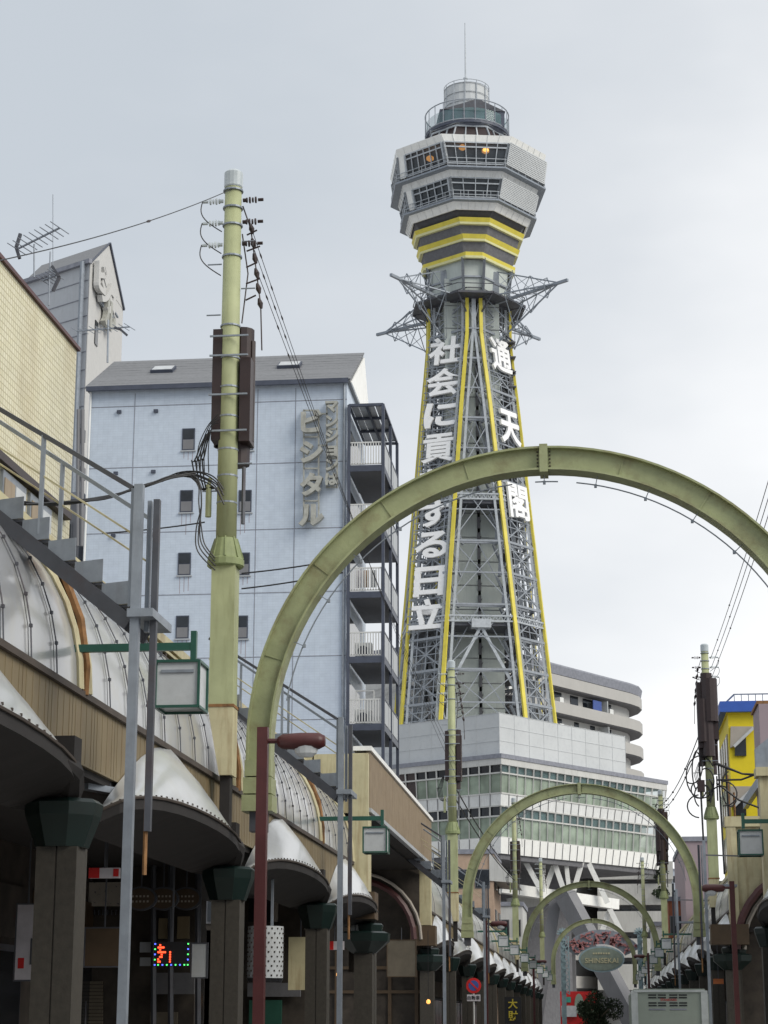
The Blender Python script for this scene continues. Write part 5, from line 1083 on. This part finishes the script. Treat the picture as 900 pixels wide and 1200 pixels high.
roof_stair(-1, 18, 'steel stair and grey posts at left, nearest the camera, rising over the vault'); roof_stair(-1, 33.2, 'steel stair with handrail left of the portal, behind the maroon street lamp')
roof_stair(-1, 55.6, 'steel post and stair just left of the second left utility pole'); roof_stair(-1, 75, 'steel post and stair right of the left foot of the second arch')
roof_stair(1, 58, 'grey post with small platform right of the truck, under the maroon lamp head', False); roof_stair(1, 80, 'grey post with small platform in the right lantern cluster above the truck', False)

# ================================================================== WIRES
def wire(pts, r, label, sag=0, group='overhead wires', beads=()):
    P_ = [Vector(p) for p in pts]
    if len(P_) == 2:
        a_, b_ = P_; P_ = [a_.lerp(b_, k/20)-Vector((0, 0, sag*4*(k/20)*(1-k/20))) for k in range(21)]
    m = MB().tube(P_, r, 5)
    t = thing('overhead_wire', label, 'wire', P_[0], group); m.build('cable', 'black', t)
    for f in beads:
        k = f*(len(P_)-1); i = min(int(k), len(P_)-2); p = P_[i].lerp(P_[i+1], k-i); q = (P_[i+1]-P_[i]).normalized()
        MB().tube([p-q*.09*max(1, r/.012), p, p+q*.09*max(1, r/.012)], [r*1.4, r*2.8, r*1.4], 6).build('wire_insulator', 'brown', t)
wire([(-5.2, 27, 13.72), at(-60, 317, Y=17)], .007, 'single wire from the tall left pole to the upper left edge', .12, beads=(.40,))
for i in range(3): wire([(-4.93+.05*i, 27.1, 13.1-.35*i), (-4.9+.16*i, 69, 9.9)], .0055, 'power line falling rightwards from the tall left pole, %s of three' % ('upper', 'middle', 'lower')[i], .5, beads=(.02, .045, .07, .2))
for i in range(3): wire([(4.1, 69, 13.9-.35*i), (4.1, 27, 13.9-.35*i)], .010, 'thin power line from the right pole up to the right edge, %s of three' % ('upper', 'middle', 'lower')[i], .35, beads=(.1, .25))
for i in range(2): wire([(3.7, 69, 11.5-.35*i), (3.6, 114, 13.5-.35*i)], .02, 'thin power line between the two right utility poles, %s one' % ('upper', 'lower')[i], .5, beads=(.3, .6, .8))
for i in range(2): wire([(-5.0, 69, 9.6-.4*i), (-4.8, 114, 9.6-.3*i)], .025, 'dark line between the second and third left utility poles, %s one' % ('upper', 'lower')[i], .3)
for i, (a_, b_) in enumerate((((283, 672), (402, 655)), ((283, 690), (402, 671)), ((120, 625), (240, 612)))): wire([at(*a_, Y=70), at(*b_, Y=70)], .03, 'thin service line across the blue apartment wall, %s' % ('uppermost right of the pole', 'lowest right of the pole', 'left of the pole')[i], .05, beads=(.85,) if i < 2 else ())
cb = thing('cable_bundle', 'thick bundle of black cables sweeping from the tiled building to the tall left pole', 'cables', (-5.2, 26.8, 9.5))
def spline(P, n=6):
    P = [P[0]]+P+[P[-1]]; o = []
    for i in range(1, len(P)-2):
        for k in range(n):
            t_ = k/n; a_, b_, c_2, d_ = P[i-1], P[i], P[i+1], P[i+2]; o.append(.5*((2*b_)+(c_2-a_)*t_+(2*a_-5*b_+4*c_2-d_)*t_*t_+(3*b_-a_-3*c_2+d_)*t_**3))
    return o+[P[-2]]
random.seed(12)
def jt(pts, w_, Y): return spline([at(x+random.uniform(-w_, w_), y+random.uniform(-w_, w_), Y=Y[i] if isinstance(Y, (list, tuple)) else Y) for i, (x, y) in enumerate(pts)])
for k in range(6): MB().tube(jt([(28, 590), (70, 590), (120, 583), (165, 571), (200, 560), (228, 556)], 2.2, [23.5, 24.3, 25.2, 26, 26.5, 26.8]), .012, 5).build('cable', 'black', cb)
for k in range(5): MB().tube(jt([(190, 563), (212, 553+k), (235, 553+k*2), (252, 560+k*3), (262, 572+k*5)], 1.5, 26.8), .011, 5).build('cable', 'black', cb)
for k in range(4): MB().tube(jt([(216, 554), (232, 562+k*2), (237-k, 590), (230+k*2, 622), (232+k*3, 645-k*2), (252, 668-k*5)], 1.2, 26.75), .010, 5).build('cable', 'black', cb)
for k in range(4): MB().tube(jt([(256, 486+k*3), (243+k*2, 500), (232+k*4, 524), (230+k*5, 554)], .8, 26.8), .008, 5).build('cable', 'black', cb)

# ================================================================== TRUCK
tx0, tx1, ty, tz0, tz1 = .76, 2.88, 56, .75, 2.42; tk = thing('box_truck', 'grey white box truck seen from behind with dark vent slots, only its top showing', 'truck', ((tx0+tx1)/2, ty, 0))
MB().loft([[(tx0+i_, ty+y, tz0+i_) if 0 else (x, ty+y, z) for x, z in ((tx0+i_, tz0), (tx1-i_, tz0), (tx1, tz0+.1), (tx1, tz1-.15), (tx1-.1, tz1), (tx0+.1, tz1), (tx0, tz1-.15), (tx0, tz0+.1))] for y, i_ in ((0, .02), (.03, 0), (4.2, 0))]).build('cargo_box', 'truck', tk)
MB().box(tx0+.02, tx0+.2, ty-.04, ty-.001, tz0, tz1-.05).build('rear_pillar', 'truckw', tk); MB().box(tx1-.2, tx1-.02, ty-.04, ty-.001, tz0, tz1-.05).build('rear_pillar', 'truckw', tk)
MB().box(tx0+.1, tx1-.1, ty-.05, ty-.0415, tz1-.09, tz1-.03).build('top_rail', 'truckw', tk)
for r_, zr_ in enumerate((2.27, 2.20, 2.06, 1.99)):
    for xx in (1.06, 1.32, 1.63, 1.89): MB().box(tx0+xx-.57, tx0+xx-.35, ty-.012, ty-.002, zr_-.035, zr_).build('vent_slot', 'black', tk)
for xx in (.5, 1.07): MB().box(tx0+xx, tx0+xx+.45, ty-.012, ty-.002, 1.85, 1.89).build('handle_recess', 'curvt', tk)
letters('STANDARD', (tx0+1.04, ty-.006, 2.125), (1, 0, 0), (0, 0, 1), .085, .003, .005).build('lettering', 'red', tk)
MB().box(tx0+.1, tx1-.1, ty+4.3, ty+6, .5, 2.15).build('cab', 'truckw', tk); MB().box(tx0+.2, tx1-.2, ty-.05, ty+6, .45, .74).build('chassis', 'galvd', tk)
for x in (tx0+.12, tx1-.32):
    for y in (ty+.9, ty+4.9): w_ = MB().tube([(x, y, .38), (x+.2, y, .38)], .38, 18).build('wheel', 'black', tk); MB().tube([(x-.01, y, .38), (x+.21, y, .38)], .2, 12).build('rim', 'galv', w_)
for x in (tx0+.2, tx1-.4): MB().box(x, x+.2, ty-.08, ty-.05, .55, .68).build('tail_light', 'red', tk)

# ================================================================== SIGNS AND SMALL THINGS
np_ = at(555, 1155, Y=69.5); ns = thing('no_parking_sign', 'round blue and red no parking sign on a thin pole with a small plate', 'road sign', (np_.x, np_.y, 0))
MB().tube([(np_.x, np_.y+.03, 0), (np_.x, np_.y+.03, np_.z+.2)], .025, 8).build('pole', 'fence', ns)
MB().tube([(np_.x, np_.y, np_.z), (np_.x, np_.y+.015, np_.z)], .26, 28).build('sign_face', 'red', ns); MB().tube([(np_.x, np_.y-.006, np_.z), (np_.x, np_.y-.001, np_.z)], .175, 28).build('blue_disc', 'bluep', ns)
MB().frame(np_+Vector((0, -.012, 0)), Vector((.7071, 0, -.7071)), Vector((0, 1, 0)), Vector((.7071, 0, .7071)), -.2, .2, 0, .004, -.028, .028).build('red_slash', 'red', ns)
MB().box(np_.x-.23, np_.x+.23, np_.y-.01, np_.y+.01, np_.z-.52, np_.z-.30).build('plate', 'offw', ns); letters('自動車', (np_.x, np_.y-.013, np_.z-.41), (1, 0, 0), (0, 0, 1), .15, .003, .01).build('lettering', 'black', ns)
yp = at(601, 1183, Y=103); ys = thing('vertical_shop_sign', 'narrow black sign with two yellow characters under the left arcade', 'sign', yp)
MB().box(yp.x-.42, yp.x+.42, yp.y, yp.y+.15, yp.z-.7, yp.z+.62).build('board', 'black', ys)
for ch, dz in (('大', .28), ('財', -.3)): letters(ch, (yp.x, yp.y-.02, yp.z+dz), (1, 0, 0), (0, 0, 1), .5, .01, .02).build('letter', 'yl', ys)
# LED sign
lp = at(201, 1118, Y=30); ld = thing('led_sign', 'small dark LED sign with red figures and blue green border lights', 'sign', lp); hw, hh = .27, .18
MB().box(lp.x-hw, lp.x+hw, lp.y, lp.y+.08, lp.z-hh, lp.z+hh).build('case', 'black', ld); rd = MB()
for row, ln in enumerate(('..#.......', '.####.....', '..#.......', '.#####..#.', '...#....#.', '..##....#.', '.#......#.', '.##.....#.')):
    for c, chh in enumerate(ln):
        if chh == '#': rd.box(lp.x-hw+.03+c*.026, lp.x-hw+.052+c*.026, lp.y-.01, lp.y, lp.z+hh-.06-row*.035, lp.z+hh-.035-row*.035)
rd.build('red_figures', LED_R, ld); gd_, bd_ = MB(), MB(); k = 0
for q in [(-1, i/4) for i in range(5)]+[(1, i/4) for i in range(5)]: (gd_ if k % 2 else bd_).box(lp.x+q[0]*(hw-.015)-.01, lp.x+q[0]*(hw-.015)+.01, lp.y-.01, lp.y, lp.z-hh+.01+q[1]*(2*hh-.05), lp.z-hh+.03+q[1]*(2*hh-.05)); k += 1
for i in range(1, 8): (gd_ if i % 2 else bd_).box(lp.x-hw+i*2*hw/8-.01, lp.x-hw+i*2*hw/8+.01, lp.y-.01, lp.y, lp.z-hh+.01, lp.z-hh+.03)
gd_.build('green_lights', LED_G, ld); bd_.build('blue_lights', LED_B, ld)
MB().bar((lp.x, lp.y+.04, lp.z+hh), (lp.x, lp.y+.04, 4.1), .025).build('hanger', 'galvd', ld)
def hang(name, label, cat, px0, px1, py0, py1, Y, m, th=.05, frame=None, group=None, top=4.1):
    a_ = at((px0+px1)/2, (py0+py1)/2, Y=Y); w_ = (at(px1, py0, Y=Y)-at(px0, py0, Y=Y)).x/2; h_ = (at(px0, py0, Y=Y)-at(px0, py1, Y=Y)).z/2
    t = thing(name, label, cat, a_, group); MB().box(a_.x-w_, a_.x+w_, Y, Y+th, a_.z-h_, a_.z+h_).build('board', m, t)
    if frame:
        f = MB().box(a_.x-w_-.02, a_.x-w_, Y-.01, Y+th, a_.z-h_, a_.z+h_).box(a_.x+w_, a_.x+w_+.02, Y-.01, Y+th, a_.z-h_, a_.z+h_).box(a_.x-w_-.02, a_.x+w_+.02, Y-.01, Y+th, a_.z+h_, a_.z+h_+.02).box(a_.x-w_-.02, a_.x+w_+.02, Y-.01, Y+th, a_.z-h_-.02, a_.z-h_); f.build('frame', frame, t)
    if top: MB().bar((a_.x, Y+th/2, a_.z+h_), (a_.x, Y+th/2, top), .02).build('hanger', 'galvd', t)
    return t, a_, w_, h_
t, a_, w_, h_ = hang('hanging_sign', 'red and white strip sign hanging beside the nearest left column', 'sign', 104, 140, 1017, 1029, 24, 'offw', .06, None, 'red and white strip signs')
MB().box(a_.x-w_, a_.x-w_*.3, a_.y-.006, a_.y-.001, a_.z-h_, a_.z+h_).build('red_patch', 'red', t); MB().box(a_.x+w_*.6, a_.x+w_*.95, a_.y-.006, a_.y-.001, a_.z-h_*.7, a_.z+h_*.8).build('red_patch', 'red', t)
t, a_, w_, h_ = hang('hanging_sign', 'small red and white strip sign beside the fourth left column', 'sign', 381, 403, 1103, 1113, 42, 'offw', .06, None, 'red and white strip signs')
MB().box(a_.x-w_, a_.x-w_*.1, a_.y-.006, a_.y-.001, a_.z-h_, a_.z+h_).build('red_patch', 'red', t)
t, a_, w_, h_ = hang('hanging_sign', 'orange and white strip sign under the right arcade beside the maroon lamp post', 'sign', 836, 848, 1147, 1153, 60.9, 'orange', .06)
t, a_, w_, h_ = hang('paper_notice', 'tall pale notice with a red spot at the far left', 'notice', 19, 43, 1060, 1148, 27.5, 'offw', .03, 'galvd')
MB().box(a_.x-w_*.75, a_.x-w_*.15, a_.y-.004, a_.y-.001, a_.z-h_*.7, a_.z-h_*.42).build('red_spot', 'red', t); MB().box(a_.x+w_*.4, a_.x+w_*.75, a_.y-.004, a_.y-.001, a_.z-h_*.6, a_.z+h_*.1).build('grey_mark', 'galvd', t)
hang('notice_board', 'plain brown board in a dark frame between the first two left columns', 'board', 100, 143, 1088, 1132, 27.5, 'brownbox', .05, 'galvd')
hang('notice_board', 'dark framed board hanging under the left portal', 'board', 454, 487, 1102, 1144, 56, 'shutter', .05, 'brownbox')
t, a_, w_, h_ = hang('white_panel_sign', 'pale panel behind the LED sign at left', 'sign', 225, 242, 1106, 1145, 31.5, 'lampwhite', .04, 'galvd')
hang('shop_awning_board', 'cream board low between the second and third left columns', 'board', 338, 366, 1098, 1160, 39, 'cream', .05)
for i, px in enumerate((165, 191, 218)):
    c = at(px, 1053, Y=31+i*.7); t = thing('oval_sign', ('dark oval sign half hidden by the grey post', 'dark oval sign with ring border above the LED sign', 'dark oval sign next to the second left column')[i], 'sign', c, 'oval signs in a row')
    def ov(rx, rz_, y0, y1): return MB().loft([[(c.x+rx*math.cos(k*math.pi/14), c.y+y, c.z+rz_*math.sin(k*math.pi/14)) for k in range(28)] for y in (y0, y1)])
    ov(.26, .19, 0, .05).build('board', 'galvd', t); ov(.225, .16, -.01, -.001).build('face', 'brownbox', t); MB().bar((c.x, c.y+.03, c.z+.18), (c.x, c.y+.03, 4.1), .02).build('hanger', 'galvd', t)
    mk = MB(); [mk.box(c.x-.14+q*.06, c.x-.11+q*.06, c.y-.014, c.y-.011, c.z-.06+.08*r_, c.z-.03+.08*r_) for q in range(5) for r_ in range(2)]; mk.build('marks', 'greyp', t)
dc = at(311, 1116, Y=31.5); t = thing('drum_lantern', 'pale perforated drum lantern hanging behind the maroon lamp post', 'lantern', dc)
MB().tube([(dc.x, dc.y, dc.z-.4), (dc.x, dc.y, dc.z+.4)], .285, 24).build('drum', 'lampwhite', t, smooth=False)
hl = MB()
for k in range(18):
    for r_ in range(11): a1 = k*math.pi/9+(r_ % 2)*.17; p = Vector((dc.x+.287*math.cos(a1), dc.y+.287*math.sin(a1), dc.z-.36+r_*.072)); hl.box(p.x-.013, p.x+.013, p.y-.006, p.y+.006, p.z-.013, p.z+.013)
hl.build('perforation', 'shop', t, 'stuff'); MB().ngon(dc.x, dc.y, [(dc.z-.47, .26), (dc.z-.4, .295), (dc.z-.4, .2)], 20).build('rim', 'black', t); MB().bar((dc.x+.1, dc.y, dc.z+.4), (dc.x+.1, dc.y, 4.1), .04).build('hanger', 'galv', t)
for i, (px, py, Y, lbl) in enumerate(((502, 1174, 58, 'bright warm bulb deep under the left portal'), (397, 1142, 48, 'small warm bulb between the third and fourth left columns'))):
    c = at(px, py, Y=Y); t = thing('bulb_lamp', lbl, 'lamp', c); MB().ngon(c.x, c.y, [(c.z-.06, .02), (c.z-.03, .06), (c.z+.03, .06), (c.z+.07, .02)], 10).build('bulb', LAMP_OR, t); MB().bar((c.x, c.y, c.z+.07), (c.x, c.y, 4.1), .015).build('cord', 'black', t)
for i, (px, py, Y) in enumerate(((182, 962, 24), (128, 926, 21.5))):
    c = at(px, py, Y=Y); t = thing('tube_light', ('pale tube light fitting under the second left shell', 'pale lens shaped light fitting between the first column and the grey post')[i], 'light fitting', c); MB().frame(c, Vector((.35, .93, 0)).normalized(), Vector((.93, -.35, 0)).normalized(), Vector((0, 0, 1)), -.5, .9, -.07, .07, -.04, .03).build('housing', 'galv', t); MB().bar((c.x, c.y, c.z), (c.x, c.y, 4.15), .03).build('hanger', 'galvd', t)
random.seed(9)
def wall_front(px0, px1, py0, py1, Y, m, th=.1): return MB().box(at(px0, py0, Y=Y).x, at(px1, py0, Y=Y).x, Y, Y+th, at(px0, py1, Y=Y).z, at(px0, py0, Y=Y).z)
t = thing('shop_facade', 'dark framed shop facade with lattice and shutter between the first two left columns', 'shops', at(120, 1199, Y=30)); 
wall_front(98, 232, 985, 1215, 33, 'shop').build('wall', 'shop', t)
for k in range(9): wall_front(100+k*5, 101+k*5, 1066, 1072, 32.9, 'galvd').build('valance_bar', 'galvd', t)
for k in range(14): wall_front(92, 120, 1150+k*4.2, 1153.4+k*4.2, 32.9, 'x', .05).build('shutter_slat', 'shutter', t)
for a_, b_, c_2, d_, m_ in ((104, 142, 1034, 1062, 'greyp'), (106, 122, 990, 1014, 'brownbox'), (124, 140, 988, 1012, 'rust'), (164, 178, 1104, 1116, 'bpanel'), (164, 178, 1122, 1132, 'bpanel'), (186, 196, 1076, 1100, 'beige'), (208, 222, 1074, 1100, 'beige'), (182, 228, 1140, 1165, 'concs'), (176, 208, 1186, 1200, 'shutter')): wall_front(a_, b_, c_2, d_, 32.85, m_, .05).build('shop_panel', m_, t)
pl_ = MB(); 
for _ in range(60): x, y = random.uniform(105, 141), random.uniform(990, 1062); pl_.add([at(x+random.uniform(-2, 2), y+random.uniform(-2, 2), Y=32.82) for _k in range(3)], [(0, 1, 2)])
pl_.build('torn_poster', 'concs', t, 'stuff')
for px in (98, 180, 200, 232): MB().tube([at(px, 985, Y=32.7), at(px, 1215, Y=32.7)], .05, 6).build('shop_post', 'galvd', t)
t = thing('shop_facade', 'dark shop facade with glass doors between the second and third left columns', 'shops', at(320, 1199, Y=42)); wall_front(285, 360, 1010, 1210, 42.2, 'x').build('wall', 'shop', t)
for a_, b_, c_2, d_, m_ in ((292, 318, 1020, 1080, 'shopglass'), (322, 326, 1010, 1080, 'greyp'), (290, 352, 1152, 1168, 'concs'), (292, 330, 1172, 1200, 'bracket')): wall_front(a_, b_, c_2, d_, 42.0, m_, .08).build('shop_panel', m_, t)
for k in range(3): c = at((340, 352, 416)[k], (1120, 1135, 1120)[k], Y=44); t = thing('menu_board', ('cream menu board low beside the drum lantern', 'brown menu board beside the third left column', 'dark menu board beside the fourth left column')[k], 'board', c); MB().box(c.x-.14, c.x+.14, c.y, c.y+.04, c.z-.35, c.z+.35).build('board', ('beige', 'brownbox', 'shop')[k], t); MB().bar((c.x, c.y+.02, c.z+.35), (c.x, c.y+.02, 4.1), .02).build('hanger', 'galvd', t)
# ================================================================== GATE SIGN
gc_ = at(705, 1124, Y=177); t = thing('gate_sign', 'oval gate sign reading SHINSEKAI with red neon arc above, under the farthest arch', 'sign', (gc_.x, 177, 0))
def ov2(rx, rz_, y0, y1): return MB().loft([[(gc_.x+rx*math.cos(k*math.pi/18), 177+y, gc_.z+rz_*math.sin(k*math.pi/18)) for k in range(36)] for y in (y0, y1)])
ov2(2.0, 1.12, 0, .25).build('oval_board', 'lblue', t); ov2(1.85, .98, -.03, -.001).build('oval_face', 'oval', t)
letters('SHINSEKAI', (gc_.x, 176.94, gc_.z-.12), (1, 0, 0), (0, 0, 1), .62, .02, .015).build('lettering', 'gold', t)
sm = MB(); [sm.box(gc_.x-.75+q*.22, gc_.x-.6+q*.22, 176.93, 176.96, gc_.z+.42, gc_.z+.56) for q in range(7)]; sm.build('small_marks', 'gold', t)
pn = MB(); rows = []
for k in range(17): a1 = R(150-k*7.5); rows.append([(gc_.x+r_*math.cos(a1)*1.0, 177.1, gc_.z-.7+r_*math.sin(a1)*.83) for r_ in (2.4, 3.9)])
pn.loft(rows, False, False).build('arc_board', 'galv', t)
ne = MB(); random.seed(3)
for k in range(110):
    a1 = R(random.uniform(33, 147)); r1 = random.uniform(2.5, 3.75); a2 = a1+random.uniform(-.12, .12); r2 = min(3.8, max(2.4, r1+random.uniform(-.6, .6)))
    ne.bar((gc_.x+r1*math.cos(a1), 177.02, gc_.z-.7+r1*math.sin(a1)*.83), (gc_.x+r2*math.cos(a2), 177.02, gc_.z-.7+r2*math.sin(a2)*.83), .13)
ne.build('red_neon_tubes', 'neon', t)
for sx_ in (-1, 1):
    x = gc_.x+sx_*3.35; MB().box(x-.2, x+.2, 176.9, 177.3, 0, gc_.z+2.1).build('post', 'lblue', t)
    lt = MB()
    for k in range(9): z = gc_.z-3+k*.6; lt.bar((x-.2, 176.86, z), (x-sx_*.9 if 0 else x+.5, 176.86, z+.6), .08).bar((x+.5, 176.86, z), (x-.2, 176.86, z+.6), .08)
    lt.bar((x+.5, 176.86, gc_.z-3), (x+.5, 176.86, gc_.z+2), .1).build('lattice', 'lblue', t)
    fn = MB()
    for k in range(7): a1 = R(k*30); fn.bar((x, 177, gc_.z+2.2), (x+.5*math.cos(a1), 177, gc_.z+2.2+.5*math.sin(a1)), .14)
    fn.build('fan_finial', 'lblue', t)
rb = at(678, 1176, Y=190); t = thing('red_billboard', 'red billboard with a pale green figure shape behind the far left arcade end', 'sign', rb); MB().box(rb.x-1.7, rb.x+1.7, 190, 190.3, 0, rb.z+1.1).build('board', 'red', t)
MB().loft([[(rb.x+.05+.42*math.cos(k*math.pi/8), 190+y, rb.z-.05+.95*math.sin(k*math.pi/8)) for k in range(16)] for y in (-.1, -.01)]).build('green_shape', 'gglass', t); MB().box(rb.x-1.3, rb.x-.7, 189.9, 189.99, rb.z+.1, rb.z+.6).build('green_patch', 'teal', t); MB().box(rb.x-1.6, rb.x-.2, 189.7, 189.88, rb.z-1.2, rb.z-.2).build('white_patch', 'lampwhite', t)
# tidy names of the tower helper
bpy.context.view_layer.update()
